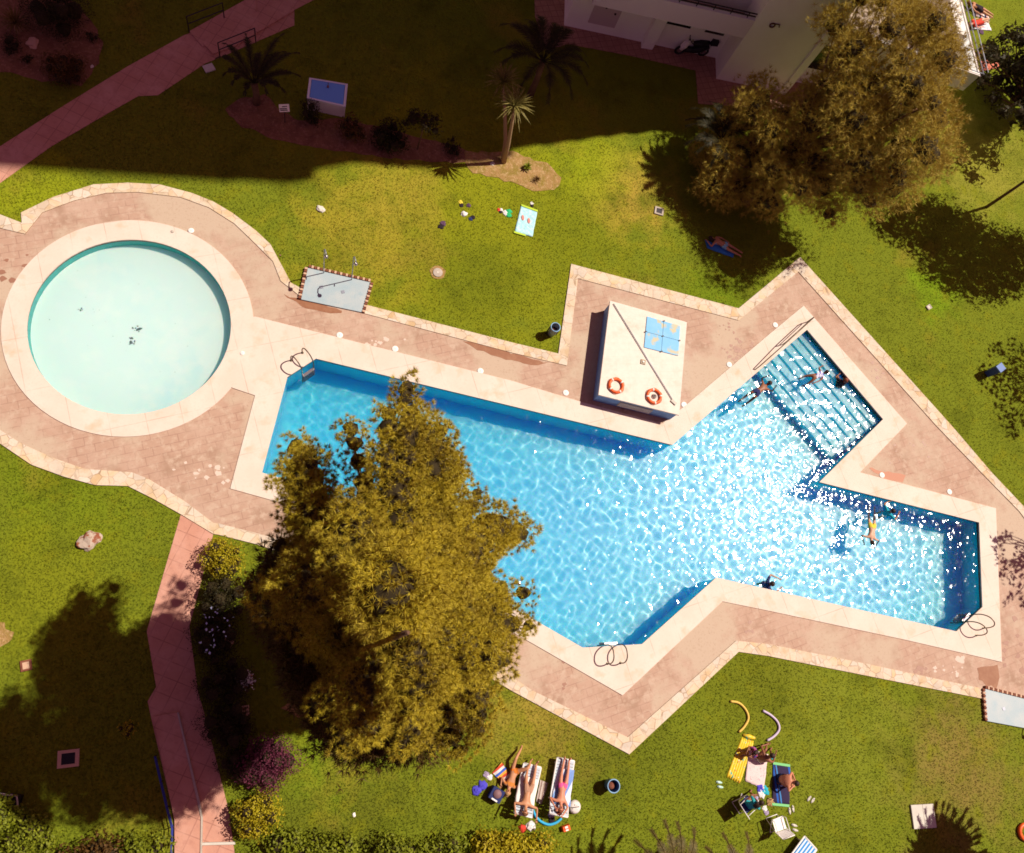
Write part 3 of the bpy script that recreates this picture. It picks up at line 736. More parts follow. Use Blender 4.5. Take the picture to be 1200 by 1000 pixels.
shrub(300, 957, .80, 1.2, 'yellowleaf', 'yellow green shrub below the purple shrub', seed=48, leaf=(.085, .05), dens=2200)
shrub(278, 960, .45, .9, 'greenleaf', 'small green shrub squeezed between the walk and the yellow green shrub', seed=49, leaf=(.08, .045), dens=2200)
shrub(150, 855, .42, .8, 'yellowleaf', 'small spindly golden sapling alone on the shaded lawn', 'sapling', 'sapling', seed=50, leaf=(.10, .035), dens=1100)
# hedges along the bottom edge
def hedge(pts, hgt, m, label, seed, rl=.5, leaf=(.13, .07), dens=1100, group='shrubs along the bottom edge'):
    rr = random.Random(seed); P_ = P2(pts); b_ = P_[len(P_) // 2]; L_ = []
    for a, c in zip(P_, P_[1:]):
        k = max(2, int((c - a).length / (rl * .75)))
        for i in range(k):
            for s_ in range(3):
                p = a.lerp(c, i / k) + Vector((rr.uniform(-.2, .2), rr.uniform(-.45, .35), 0)) - b_
                L_.append((p.x, p.y, hgt * rr.uniform(.35, .75), rl * rr.uniform(.7, 1.1), .85))
    return leafy_tree('hedge', label, 'hedge', b_, L_, MT[m], .05, leaf, dens, seed=seed, group=group, zmin=-.1)
hedge([(-25, 950), (25, 968), (60, 996)], 1.0, 'greenleaf', 'leafy green hedge in the bottom left corner beside the planter', 51)
hedge([(70, 1003), (110, 1005), (150, 1004)], .8, 'redleaf', 'reddish leafed hedge at the bottom edge left of the ramp', 52)
hedge([(158, 1002), (180, 1002), (196, 1004)], .8, 'greenleaf', 'green hedge at the bottom edge touching the ramp', 53)
hedge([(328, 998), (370, 996), (412, 998)], .7, 'greenleaf', 'bright green hedge at the bottom edge right of the yellow green shrub', 54)
hedge([(455, 1004), (500, 1000), (545, 1001)], .7, 'greenleaf', 'low green hedge at the middle of the bottom edge', 55)
hedge([(562, 998), (600, 994), (640, 1000)], .8, 'yellowleaf', 'tall olive hedge at the bottom edge below the two loungers', 56, dens=1500)

# ---------------------------------------------------------------- palms and sword-leaved plants
MT['bottompalm'] = leafm('olive_palm_leaves', (.11, .085, .018), (.06, .045, .010), (.20, .15, .04), 2.)
def frond(m, o, az, ln, rise, droop, nl=34, ll=.30, w_=.030, mi=0, rr=random):
    d = Vector((math.cos(az), math.sin(az), 0)); s = Vector((-d.y, d.x, 0)); pts = []
    for i in range(13):
        t = i / 12
        pts.append(Vector(o) + d * ln * (t ** .92) + Vector((0, 0, rise * math.sin(min(1, t * 1.25) * math.pi * .5) - droop * t * t * t)))
    m.tube(pts, [.022 * (1 - t / 13) + .004 for t in range(13)], 4, mi, caps=False)
    for i in range(nl):
        t = .12 + .88 * i / nl; f = t * 12; k = min(11, int(f)); p = pts[k].lerp(pts[k + 1], f - k); tg = (pts[k + 1] - pts[k]).normalized()
        L_ = ll * (math.sin(min(1, t * 1.15 + .12) * math.pi) ** .5 * .85 + .2) if t < .85 else ll * .45
        for sg in (-1, 1):
            e = (s * sg * .8 + tg * .75 + Vector((0, 0, .25 - .45 * t + rr.uniform(-.1, .1)))).normalized() * L_ * rr.uniform(.85, 1.1)
            n_ = tg * w_
            m.add([p - n_, p + n_, p + e * .6 + n_ * .8 - Vector((0, 0, .01)), p + e - Vector((0, 0, .04 * L_))], [(0, 1, 2), (0, 2, 3)], mi)
def palm(x, y, h, azs, ln, label, name='palm_tree', cat='palm', ll=.30, m='palmleaf', base=None, rise=.4, droop=.5, seed=1, trunk_r=.13, group=None, nl=36):
    """(x, y) where the heart of the crown shows at height h"""
    c = at(x, y, h); b_ = base if base is not None else Vector((c.x, c.y, 0)); rr = random.Random(seed)
    root = thing(name, label, cat, (b_.x, b_.y, 0), group=group)
    cr = c - b_
    T = MB(); T.tube([(0, 0, -.05), cr * .5 + Vector((.04, 0, 0)), cr], [trunk_r * 1.3, trunk_r, trunk_r * 1.1], 9); T.build('trunk', MT['bark'], root, True)
    for a in azs:
        l_ = ln
        if isinstance(a, tuple): a, l_ = a
        f = MB(); frond(f, cr, R(a), l_ * rr.uniform(.93, 1.05), rise * rr.uniform(.7, 1.3), droop * rr.uniform(.7, 1.2), ll=ll, rr=rr, nl=nl)
        f.build('frond', MT[m], root)
    return root
palm(298, 98, 1.2, [(100, 2.1), (62, 2.4), (35, 2.3), (15, 2.0), (130, 1.9), (50, 1.9), (160, 1.5), (185, 1.2), (-20, 1.3), (-60, 1.1), (-110, 1.0), (220, 1.1), (80, 1.5)], 1.6, 'low dark fan of palm fronds beside the path railing', seed=61, m='darkleaf', rise=.9, droop=.5, ll=.26)
palm(636, 72, 2.2, [20, 45, 70, 95, 120, 145, 170, 200, 235, 270, 305, 335, 0, 60, 108], 2.2, 'tall dark palm in the shade between the yucca and the building', seed=62, m='darkleaf', rise=.9, droop=.9, ll=.42)
palm(846, 164, 2.0, [150, 168, 128, 108, 85, 140, 62, 192, 215, 240, 20, 300], 1.9, 'palm half hidden behind the left side of the feathery tree', seed=63, m='darkleaf', rise=.8, droop=.7, ll=.36)
palm(790, 1036, 2.4, [112, 95, 80, 130, 62], 1.9, 'left palm at the bottom edge, its fronds reaching up onto the lawn', seed=64, rise=.7, droop=.6, ll=.33, m='bottompalm', group='palms at the bottom edge')
palm(864, 1038, 2.2, [100, 72, 128], 1.7, 'right palm at the bottom edge, below the folding chair', seed=65, rise=.6, droop=.5, ll=.30, m='bottompalm', group='palms at the bottom edge')
def far_palm(sx, sy, z, label, seed):
    g = at(sx, sy); k = z / math.tan(R(SUN_EL)); b_ = Vector((g.x + k * math.cos(R(SUN_AZ)), g.y + k * math.sin(R(SUN_AZ)), 0))
    cr = b_.copy(); b_ = at(1215, 1095); cr = cr - b_; root = thing('palm_tree', label, 'palm', b_); rr = random.Random(seed)
    T = MB(); T.tube([(0, 0, 0), cr * .3 + Vector((0, 0, z * .45)), cr * .75 + Vector((0, 0, z * .85)), cr + Vector((0, 0, z))], [.2, .15, .12, .12], 9); T.build('trunk', MT['bark'], root, True)
    for i in range(54):
        f = MB(); frond(f, cr + Vector((0, 0, z)), R(i * 6.7 + rr.uniform(-5, 5)), rr.uniform(1.5, 1.9), .4 + .3 * (i % 2), .5, ll=.34, rr=rr); f.build('frond', MT['palmleaf'], root)
far_palm(1112, 1000, 3.6, 'leaning palm beyond the bottom right corner', 66)
def swords(m, o, n, ln, w_, rr, lo=-.15, hi=1.2, bend=.25):
    for i in range(n):
        a = i * 2.39996 + rr.uniform(-.2, .2); e = lo + (hi - lo) * (i / n) ** .8; l_ = ln * rr.uniform(.8, 1.1)
        d = Vector((math.cos(a) * math.cos(e), math.sin(a) * math.cos(e), math.sin(e))); s = Vector((-math.sin(a), math.cos(a), 0)) * w_
        p0 = Vector(o); p1 = p0 + d * l_ * .5; p2 = p0 + d * l_ - Vector((0, 0, bend * l_ * math.cos(e)))
        m.add([p0 - s * .5, p0 + s * .5, p1 + s, p1 - s, p2], [(0, 1, 2, 3), (3, 2, 4)])
def yucca(label, heads, base, n=60, ln=.62, name='yucca', cat='yucca', m='sword', seed=1, tr=.09, w_=.03):
    rr = random.Random(seed); root = thing(name, label, cat, base)
    T = MB()
    for h in heads:
        T.tube([(0, 0, -.05), (h[0] * .2, h[1] * .2, h[2] * .35), (h[0] * .6, h[1] * .6, h[2] * .7), h], [tr * 1.5, tr, tr * .8, tr * .7], 8)
    T.build('trunk', mat('pale_trunk', (.34, .22, .12), .9), root, True)
    for h in heads:
        L_ = MB(); swords(L_, h, n, ln, w_, rr); L_.build('leaf_rosette', MT[m], root)
    return root
yb = at(590, 190)
h1, h2 = at(603, 124, 3.4) - yb, at(598, 98, 3.0) - yb
yucca('tall two headed yucca with spiky sunlit leaves at the edge of the shade', [tuple(h1), tuple(h2 + Vector((-.2, .3, -.3)))], yb, 80, .95, seed=71)
yucca('grey spiky plant with a flower spike in the top left corner', [(0, 0, .35)], at(22, 35), 70, .8, 'agave', 'agave', 'palmleaf', 72, .12, .022)
yucca('small agave on the sunlit earth bed right of the yucca', [(0, 0, .12)], at(617, 198), 26, .28, 'agave', 'agave', 'greenleaf', 73, .04, .03)
yucca('brown dry tuft on the sunlit earth bed below the agave', [(0, 0, .1)], at(628, 212), 30, .25, 'dry_plant', 'plant', 'redleaf', 74, .03, .012)
# thin sapling
sb = at(489, 175)
tb = Vector((.1, .05, 1.9))
L_ = blob(random.Random(81), 12, .75, .5, 1.5, 2.2, .18, .3)
leafy_tree('sapling', 'thin dark sapling with a spreading crown in the shaded bed', 'sapling', sb, L_, MT['darkleaf'], .03, (.16, .05), 900, seed=81, trunk_top=tb)
# grass: short blades over the lawn nearest the camera
def grass():
    rg = np.random.default_rng(5); n = 260000
    px_ = rg.uniform(-20, 1220, n); py_ = rg.uniform(-20, 1020, n)
    r = np.stack([px_ - 600, py_ - 500, np.full(n, F_PX)], -1)
    nn_, a_, b_ = np.array(_n), np.array(_e1), np.array(_e2)
    r *= (CAM_H / (r @ nn_))[:, None]
    Xg, Yg = r @ a_, -(r @ b_)
    keep = ~in_mask(Xg, Yg, [tuple(p[:2]) for p in offset(outer, .04)])
    for o in [o for o in bpy.data.objects if o.name.split('.')[0] in ('garden_path', 'garden_walk', 'ramp', 'terrace_paving', 'planting_bed', 'bare_ground', 'path_step')]:
        vs = o.data.vertices; k = {}
        top = max(v.co.z for v in vs); pl = [f for f in o.data.polygons if abs(f.normal.z) > .9]
        for f in pl: keep &= ~in_mask(Xg, Yg, [tuple(vs[i].co[:2]) for i in f.vertices])
    Xg, Yg = Xg[keep], Yg[keep]; n = len(Xg)
    C_ = np.stack([Xg, Yg, np.zeros(n)], -1)
    D_ = unit(rg.normal(size=(n, 3)) * np.array([.55, .55, .2]) + np.array([0, 0, .75]))
    V, F_ = tufts(rg, C_, D_, 3, .065, .009, .45)
    V[:, 2] = np.maximum(V[:, 2], .002)
    o = tri_mesh('grass', V, F_, MT['grass']); tag(o, kind='stuff', label='short mown grass over the lawn', cat='grass')
grass()
# ================================================================ THE BUILDING (top of the picture)
W1_, W2_ = at(668, 32), at(836, 68)                   # foot of the ground-floor wall
ud = (W2_ - W1_).normalized(); nd = Vector((-ud.y, ud.x, 0))   # along the facade, and into the building
if nd.y < 0: nd = -nd
Bk0, Bk1 = at(839, 93), at(912, 108)                  # foot of the projecting white block
ub = (Bk1 - Bk0).normalized(); ub = ud if abs(ub.angle(ud)) < .2 else ub
nb = Vector((-ub.y, ub.x, 0)); nb = nb if nb.y > 0 else -nb
br = thing('apartment_building', 'white apartment building with ground floor recess, long balconies and a sunlit corner terrace', 'building', (W1_.x, W1_.y, 0))
o0 = Vector((W1_.x, W1_.y, 0))
def quadbox(m, a, b, depth, dirn, z0, z1, mi=0):
    a, b = a - o0, b - o0; c, d = b + dirn * depth, a + dirn * depth
    v = [(p.x, p.y, z) for z in (z0, z1) for p in (a, b, c, d)]
    f = [(3, 2, 1, 0), (4, 5, 6, 7), (0, 1, 5, 4), (1, 2, 6, 5), (2, 3, 7, 6), (3, 0, 4, 7)]
    if (b - a).cross(c - a).z < 0: f = [q[::-1] for q in f]
    m.add(v, f, mi)
m = MB(); quadbox(m, W1_ - ud * .3, W2_ + ud * .1, 5, nd, 0, 9.0); m.build('wall', MT['wall'], br)
# projecting block, tapering buttress beside it
zb = 2.75
m = MB(); quadbox(m, Bk0, Bk1 + ub * .02, 6, nb, 0, 10.0); m.build('wall', MT['wall'], br)
pr = at(921, 107)
m = MB(); quadbox(m, Bk1 - nb * .10, Bk1 + ub * .36 - nb * .10, 3, nb, 0, 10.0); m.build('pillar', MT['wall'], br)
m = MB(); quadbox(m, Bk1 + ub * .37 + nb * .8, Bk1 + ub * 8 + nb * .8, 3, nb, 0, 2.9); m.build('wall', MT['wall'], br)
m = MB(); quadbox(m, Bk1 + ub * .9 + nb * .77, Bk1 + ub * 2.2 + nb * .77, .1, nb, 1.1, 2.6); m.build('window', MT['glassdark'], br)
# column in the recess
cA, cB = at(751, 57), at(764, 59)
m = MB(); quadbox(m, cA, cB, .9, nd, 0, 3.0); m.build('pillar', MT['wall'], br)
# balcony: parapet front flush with the projecting block, slab behind
q0 = Bk0 - ub * 7.2
m = MB(); quadbox(m, q0, Bk0 - ub * .01, .18, nb, zb, zb + 1.05)
m.build('balcony_parapet', mat('parapet_white', (.66, .60, .66), .8), br)
m = MB(); quadbox(m, q0 + nb * .18, Bk0 - ub * .01 + nb * .18, 2.2, nb, zb, zb + .2); m.build('balcony_floor', MT['plaza'], br)
m = MB()
for k_, zz in ((0, 1.18), (1, 1.33)):
    a, b = q0 - o0 + nb * .09 + Vector((0, 0, zb + zz)), Bk0 - ub * .05 - o0 + nb * .09 + Vector((0, 0, zb + zz)); m.tube([a, b], .03, 6)
for i in range(9):
    a = (q0.lerp(Bk0, (i + .5) / 9)) - o0 + nb * .09; m.tube([a + Vector((0, 0, zb + 1.0)), a + Vector((0, 0, zb + 1.33))], .025, 6)
m.build('balcony_railing', MT['darkmetal'], br)
# windows high in the recess and the shallow panel on the left wall
for a_, b_ in ((.56, .74), (.84, .97)):
    p, q = W1_.lerp(W2_, a_), W1_.lerp(W2_, b_)
    m = MB(); quadbox(m, p - nd * .04, q - nd * .04, .08, nd, 1.45, 2.0); f = m.build('window', MT['glassdark'], br)
m = MB(); quadbox(m, W1_ + ud * .7 - nd * .05, W1_ + ud * 2.0 - nd * .05, .08, nd, .55, 2.1); m.build('wall_panel', mat('panel', (.50, .41, .42), .8), br)
m = MB()
for dx, z_ in ((1.25, 1.6), (1.75, 1.35)): m.lathe([(.001, 0), (.05, 0), (.05, .06), (.001, .06)], (W1_ + ud * dx - nd * .07 - o0) + Vector((0, 0, z_)), 8)
m.build('wall_lamp', MT['darkmetal'], br)
# open wall socket with a short bracket on the block
wp_ = None
for s_ in np.arange(0, 3, .02):
    for z_ in np.arange(1.5, 7, .05):
        p = Bk0 + ub * float(s_) + Vector((0, 0, float(z_)))
        v = _e1 * p.x - _e2 * p.y + _n * (CAM_H - p.z); qx, qy = 600 + F_PX * v.x / v.z, 500 + F_PX * v.y / v.z
        e_ = (qx - 905) ** 2 + (qy - 29) ** 2
        if wp_ is None or e_ < wp_[0]: wp_ = (e_, p)
p = wp_[1] - o0 - nb * .03
m = MB(); m.tube([p + ub * .11 * math.cos(a) + Vector((0, 0, .11 * math.sin(a))) for a in np.linspace(0, 6.283, 13)[:-1]], .035, 6, closed=True)
m.tube([p + ub * .1 + Vector((0, 0, .1)), p + ub * .28 + Vector((0, 0, .12)), p + ub * .34 + Vector((0, 0, -.02))], .025, 6)
m.build('wall_socket', mat('rusty_iron', (.10, .03, .02), .8), br)
# corner terrace
zt = 3.85
T0 = at(1148, 89, zt); T1 = at(1109, 75.6, zt); tf = (T0 - T1).normalized(); tf.z = 0
T2 = at(1126, 0, zt); tr_ = (T2 - T0); tr_.z = 0; tr_.normalize()
A_ = Vector((T0.x, T0.y, 0))
def para(m, a, b, c, d, z0, z1, mi=0):
    pts = [p - o0 for p in (a, b, c, d)]
    if (pts[1] - pts[0]).cross(pts[2] - pts[0]).z < 0: pts = pts[::-1]
    v = [(p.x, p.y, z) for z in (z0, z1) for p in pts]
    m.add(v, [(3, 2, 1, 0), (4, 5, 6, 7), (0, 1, 5, 4), (1, 2, 6, 5), (2, 3, 7, 6), (3, 0, 4, 7)], mi)
LX, LY = 7.5, 9.0
m = MB(); para(m, A_ - tf * LX, A_, A_ + tr_ * LY, A_ - tf * LX + tr_ * LY, zt - 1.05, zt - .85); m.build('terrace_slab', MT['wall'], br)
m = MB(); para(m, A_ - tf * (LX - .1) + tr_ * .3, A_ - tf * .45 + tr_ * .3, A_ - tf * .45 + tr_ * LY, A_ - tf * (LX - .1) + tr_ * LY, zt - .85, zt - .82); m.build('terrace_floor', mat('terrace_floor_tiles', (.42, .34, .27), .8), br)
m = MB(); para(m, A_ - tf * .42, A_, A_ + tr_ * LY, A_ - tf * .42 + tr_ * LY, zt - .85, zt - .02)
m.build('terrace_parapet', mat('parapet_pale', (.55, .58, .58), .7), br)
m = MB(); para(m, A_ - tf * LX, A_ - tf * .425, A_ - tf * .425 + tr_ * .2, A_ - tf * LX + tr_ * .2, zt - .85, zt - .02)
m.build('terrace_parapet', MT['white'], br)
m = MB(); para(m, A_ - tf * .05 - tr_ * .04, A_ + tf * .05 - tr_ * .04, A_ + tf * .05 + tr_ * LY, A_ - tf * .05 + tr_ * LY, zt - .02, zt + .03)
para(m, A_ - tf * LX - tr_ * .04, A_ - tf * .055 - tr_ * .04, A_ - tf * .055 + tr_ * .10, A_ - tf * LX + tr_ * .10, zt - .02, zt + .035)
m.build('parapet_cap', MT['white'], br)
m = MB()
for k_, (of, zz) in enumerate(((.12, .12), (.20, .30))):
    a, b = A_ + tf * of - o0 + Vector((0, 0, zt + zz)), A_ + tf * of + tr_ * LY - o0 + Vector((0, 0, zt + zz)); m.tube([a, b], .022, 6)
for i in range(8):
    a = A_ + tf * .05 + tr_ * (LY * (i + .3) / 8) - o0
    m.tube([a + Vector((0, 0, zt - .1)), a + tf * .1 + Vector((0, 0, zt + .12)), a + tf * .15 + Vector((0, 0, zt + .30))], .018, 5)
for zz in (.12,):
    m.tube([A_ - tf * LX + tr_ * .05 - o0 + Vector((0, 0, zt + zz)), A_ + tf * .1 + tr_ * .05 - o0 + Vector((0, 0, zt + zz))], .02, 6)
m.build('terrace_railing', MT['greymetal'], br)
m = MB(); para(m, A_ - tf * 1.7 + tr_ * 1.0, A_ - tf * 1.2 + tr_ * 1.0, A_ - tf * 1.2 + tr_ * 6, A_ - tf * 1.7 + tr_ * 6, zt - .82, zt + .9); m.build('wall', MT['white'], br)
m = MB(); para(m, A_ - tf * 6 + tr_ * 1.5 , A_ - tf * .9 + tr_ * 1.5, A_ - tf * .9 + tr_ * LY, A_ - tf * 6 + tr_ * LY, 0, zt - 1.06); m.build('wall', MT['wall'], br)
# upper storeys, above the view: they throw the long shadow over the garden
edge = [(870, 155), (800, 157), (745, 158), (712, 161), (675, 166), (640, 171), (600, 176), (560, 192), (500, 198), (460, 186), (410, 172), (370, 200), (340, 216), (270, 214), (200, 210), (140, 203), (90, 192), (0, 188), (-60, 185)]
XT = 26.8; ct = 1 / math.tan(R(SUN_EL)); prev = 9.2
m = MB()
for ex, ey in edge:
    g = at(ex, ey); z_ = (XT - g.x) / (ct * math.cos(R(SUN_AZ))); y_ = g.y + z_ * ct * math.sin(R(SUN_AZ))
    z_ = max(z_, prev + .2)
    xw = XT - max(6, 20 - 0 * z_)
    m.box(((XT + xw) / 2 - o0.x, (y_ + 48) / 2 - o0.y, (prev + z_) / 2), (XT - xw, 48 - y_, z_ - prev - .004)); prev = z_
m.build('upper_storeys', MT['wall'], br)

# ---------------------------------------------------------------- scooter in the recess
def scooter():
    p0, p1 = at(786, 63), at(829, 66); d = (p1 - p0); rz = math.atan2(d.y, d.x)
    c = p0.lerp(p1, .5); r = thing('motor_scooter', 'black and white motor scooter parked in the ground floor recess', 'scooter', (c.x, c.y, .03), rz)
    for x in (-.62, .62):
        m = MB(); m.tube([(x + .22 * math.cos(a), 0, .25 + .22 * math.sin(a)) for a in np.linspace(0, 6.283, 21)[:-1]], .055, 8, closed=True); wh = m.build('wheel', MT['black'], r, True)
        m = MB(); m.tube([(x, -.04, .25), (x, .04, .25)], .13, 10); m.build('rim', MT['chrome'], wh)
    m = MB(); m.tube([(-.40, 0, .35), (.0, 0, .32), (.3, 0, .42), (.75, 0, .62)], [.13, .15, .2, .12], 10); m.build('body', MT['black'], r, True)
    m = MB(); m.tube([(-.62, 0, .35), (-.52, 0, .62), (-.42, 0, .92)], [.12, .17, .10], 10); m.build('front_shield', MT['white'], r, True)
    m = MB(); m.tube([(-.1, 0, .72), (.25, 0, .78), (.65, 0, .84)], [.11, .16, .12], 10); m.build('seat', MT['black'], r, True)
    m = MB(); m.tube([(-.36, -.34, 1.05), (-.42, -.1, 1.0), (-.42, .1, 1.0), (-.36, .34, 1.05)], .022, 6); m.tube([(-.44, 0, .85), (-.42, 0, 1.0)], .03, 6); m.build('handlebar', MT['darkmetal'], r)
    for s_ in (-1, 1):
        m = MB(); m.tube([(-.42, .2 * s_, 1.02), (-.45, .28 * s_, 1.2)], .01, 5); m.lathe([(.01, -.03), (.06, -.02), (.06, .02), (.01, .03)], (-.45, .28 * s_, 1.22), 8); m.build('mirror', MT['chrome'], r)
    m = MB(); m.box((.86, 0, .98), (.36, .36, .28), taper=.85); m.build('top_case', MT['black'], r)
    m = MB(); m.box((.1, .17, .42), (.9, .03, .05)); m.build('side_trim', MT['white'], r)
scooter()

# ================================================================ THINGS ROUND THE POOL
# machine room
def poolhouse():
    hz = .88
    c = P2([(715, 352.5), (805, 377.7), (796, 486.6), (701.5, 462.8)], hz)
    ce = sum(c, Vector()) / 4; ce.z = 0
    r = thing('machine_room', 'low white roofed pool machine room with blue walls and a blue hatch', 'pool house', ce)
    L_ = [Vector((p.x - ce.x, p.y - ce.y, 0)) for p in c][::-1]
    m = MB(); m.poly(L_, z=hz, thick=.09); m.poly([p for p in L_], z=hz - .09); m.build('roof', [MT['roofw']], r)
    w_ = [p * .975 for p in L_]
    m = MB(); m.poly(w_, z=hz - .1, thick=hz - .1); m.build('wall', MT['wallblue'], r)
    a, b = (at(722, 477, .3) - ce), (at(760, 488, .3) - ce)
    d = (w_[0] - w_[3]) if False else None
    # ventilation grille on the wall facing the pool
    e0, e1 = w_[[i for i in range(4)][0]], w_[1]
    s0, s1 = min([(w_[i], w_[(i + 1) % 4]) for i in range(4)], key=lambda s: (s[0] + s[1]).y)
    if s0.x > s1.x: s0, s1 = s1, s0
    dv = (s1 - s0).normalized(); nv = Vector((dv.y, -dv.x, 0)); L0 = (s1 - s0).length
    m = MB(); mid = s0 + dv * L0 * .5
    m.box(mid + nv * .012 + Vector((0, 0, .38)), (L0 * .42, .03, .46), math.atan2(dv.y, dv.x)); g = m.build('grille', MT['concrete'], r)
    m = MB()
    for i in range(7): m.box(mid + nv * .035 + Vector((0, 0, .2 + i * .06)), (L0 * .40, .012, .02), math.atan2(dv.y, dv.x))
    m.build('louvre', MT['wall'], g)
    # hatch
    h = [p - ce for p in P2([(758.5, 371), (797, 382), (795, 417), (755, 407)], hz + .035)][::-1]
    m = MB(); m.poly(h, z=hz + .035, thick=.034); hh = m.build('hatch', MT['roofblue'], r)
    m = MB(); a, b = (h[0] + h[3]) / 2, (h[1] + h[2]) / 2; a2, b2 = (h[0] + h[1]) / 2, (h[2] + h[3]) / 2
    for p, q in ((a, b), (a2, b2)):
        p, q = p.lerp(q, .01), p.lerp(q, .99); m.tube([(p.x, p.y, hz + .037), (q.x, q.y, hz + .037)], .006, 4)
    for p in (a, b, a2, b2, a.lerp(b, .5)): m.box((p.x, p.y, hz + .045), (.09, .05, .025), .3)
    m.build('hinge', MT['darkmetal'], hh)
    p = at(753.5, 424.5, hz) - ce
    m = MB(); m.box((p.x, p.y, hz + .02), (.20, .20, .035), AX); v = m.build('roof_drain', MT['steel'], r)
    m = MB(); m.lathe([(.001, 0), (.045, 0), (.04, .03), (.001, .035)], (p.x, p.y, hz + .038), 12); m.build('drain_cap', MT['white'], v)
    return r
poolhouse()
# pole lying across its roof
p0, p1 = at(719, 356, .92), at(789, 470, .92)
m = MB(); m.tube([p0 - p0, (p1 - p0) * .5 + Vector((0, 0, .0)), p1 - p0], .017, 8)
pl = thing('cleaning_pole', 'long thin pole lying diagonally across the machine room roof', 'pole', p0); m.build('shaft', MT['greymetal'], pl, True)
m = MB(); e = p1 - p0; m.box(e + Vector((.02, -.05, .0)), (.26, .12, .035), R(-45)); m.build('brush_head', MT['slabw'], pl)
# lifebuoys
def buoy():
    r = thing('lifebuoy', 'orange lifebuoy flat on the machine room roof, left one of the two', 'lifebuoy', (0, 0, 0), 0, 'lifebuoys on the machine room roof')
    m = MB(); m.tube([(.28 * math.cos(a), .28 * math.sin(a), .05) for a in np.linspace(0, 6.2832, 41)[:-1]], .062, 10, closed=True); m.build('ring', MT['orange'], r, True)
    for k in range(4):
        a0 = k * math.pi / 2 + .5
        m = MB(); m.tube([(.28 * math.cos(a), .28 * math.sin(a), .05) for a in np.linspace(a0 - .09, a0 + .09, 5)], .066, 10); m.build('band', MT['white'], r, True)
    m = MB(); m.tube([(.345 * math.cos(a) * (1 + .05 * math.sin(6 * a)), .345 * math.sin(a) * (1 + .05 * math.sin(6 * a)), .05) for a in np.linspace(0, 6.2832, 49)[:-1]], .008, 5, closed=True); m.build('grab_rope', mat('rope', (.55, .2, .1), .8), r)
    return r
b_ = buoy(); b_.location = at(721.5, 452.5, .88)
dup(b_, at(766, 465, .88), 1.1, 'orange lifebuoy under the pole end on the roof, a grey coil in its hole')
p = at(766.5, 465, .88); m = MB()
rr = random.Random(4)
m.tube([(.11 * math.cos(i * 1.1) * (1 - i / 40), .11 * math.sin(i * 1.1) * (1 - i / 40), .03 + .003 * i) for i in range(24)], .013, 6)
tag(m.build('rope_coil', mat('grey_rope', (.35, .32, .30), .9), None, True, p), 'small grey coil of rope lying inside the right lifebuoy', 'rope')
# pool ladders
def ladder(x0, y0, x1, y1, label, out):
    """(x0,y0)-(x1,y1): the feet at the rim; out: pixel towards the deck"""
    a, b = at(x0, y0), at(x1, y1); c = (a + b) / 2; o_ = at(*out); inn = (c - Vector((o_.x, o_.y, 0))).normalized()
    s = (b - a).normalized(); inn = (inn - s * inn.dot(s)).normalized(); hw = .26
    r = thing('pool_ladder', label, 'pool ladder', (c.x, c.y, 0.05), 0, 'ladders at the rim of the main pool')
    for k in (-1, 1):
        q = s * hw * k
        pts = [q - inn * .55 + Vector((0, 0, 0)), q - inn * .56 + Vector((0, 0, .30)), q - inn * .48 + Vector((0, 0, .62)), q - inn * .30 + Vector((0, 0, .78)), q - inn * .05 + Vector((0, 0, .72)), q + inn * .10 + Vector((0, 0, .40)), q + inn * .12 + Vector((0, 0, -.1)), q + inn * .12 + Vector((0, 0, -1.3))]
        sm = []
        for i in range(len(pts) - 1):
            p_1, p0_, p1_, p2_ = pts[max(0, i - 1)], pts[i], pts[i + 1], pts[min(len(pts) - 1, i + 2)]
            for t in (0, .33, .66): sm.append(.5 * ((2 * p0_) + (p1_ - p_1) * t + (2 * p_1 - 5 * p0_ + 4 * p1_ - p2_) * t * t + (3 * p0_ - p_1 - 3 * p1_ + p2_) * t ** 3))
        sm.append(pts[-1])
        m = MB(); m.tube(sm, .023, 8); m.build('handrail', MT['steel'], r, True)
        m = MB(); m.lathe([(.001, 0), (.055, 0), (.05, .02), (.001, .025)], q - inn * .55, 12); m.build('foot_plate', MT['steel'], r)
    for i in range(4):
        m = MB(); m.box(inn * .16 + Vector((0, 0, -.16 - .27 * i)), (.52, .11, .03), math.atan2(s.y, s.x)); m.build('rung', MT['chrome'], r)
ladder(352, 436, 365, 427, 'steel ladder at the shallow west corner of the main pool, near the wading pool', (345, 405))
ladder(708, 760, 727, 759, 'steel ladder at the lower corner of the main pool beside the pine', (716, 792))
ladder(1132, 733, 1143, 722, 'steel ladder at the far right corner of the main pool', (1152, 745))
# handrail at the submerged steps
h0, h1 = at(884, 434), at(945, 378)
r = thing('handrail', 'long low handrail on the coping beside the pool steps', 'handrail', (h0.x, h0.y, .055))
m = MB(); d = h1 - h0; sd_ = Vector((-d.y, d.x, 0)).normalized()
pts = [Vector((0, 0, 0)), Vector((0, 0, .28)) + d * .03, d * .5 + Vector((0, 0, .62)), d * .62 + Vector((0, 0, .66)), d * .97 + Vector((0, 0, .66)), d * 1.0 + Vector((0, 0, .5)), d]
m.tube(pts, .022, 8); m.build('rail', MT['steel'], r, True)
m = MB(); m.tube([d * .52 + Vector((0, 0, 0)), d * .52 + Vector((0, 0, .62))], .02, 8); m.tube([d * .5 + Vector((0, 0, .3)), d * .98 + Vector((0, 0, .34))], .018, 8); m.build('post', MT['steel'], r, True)
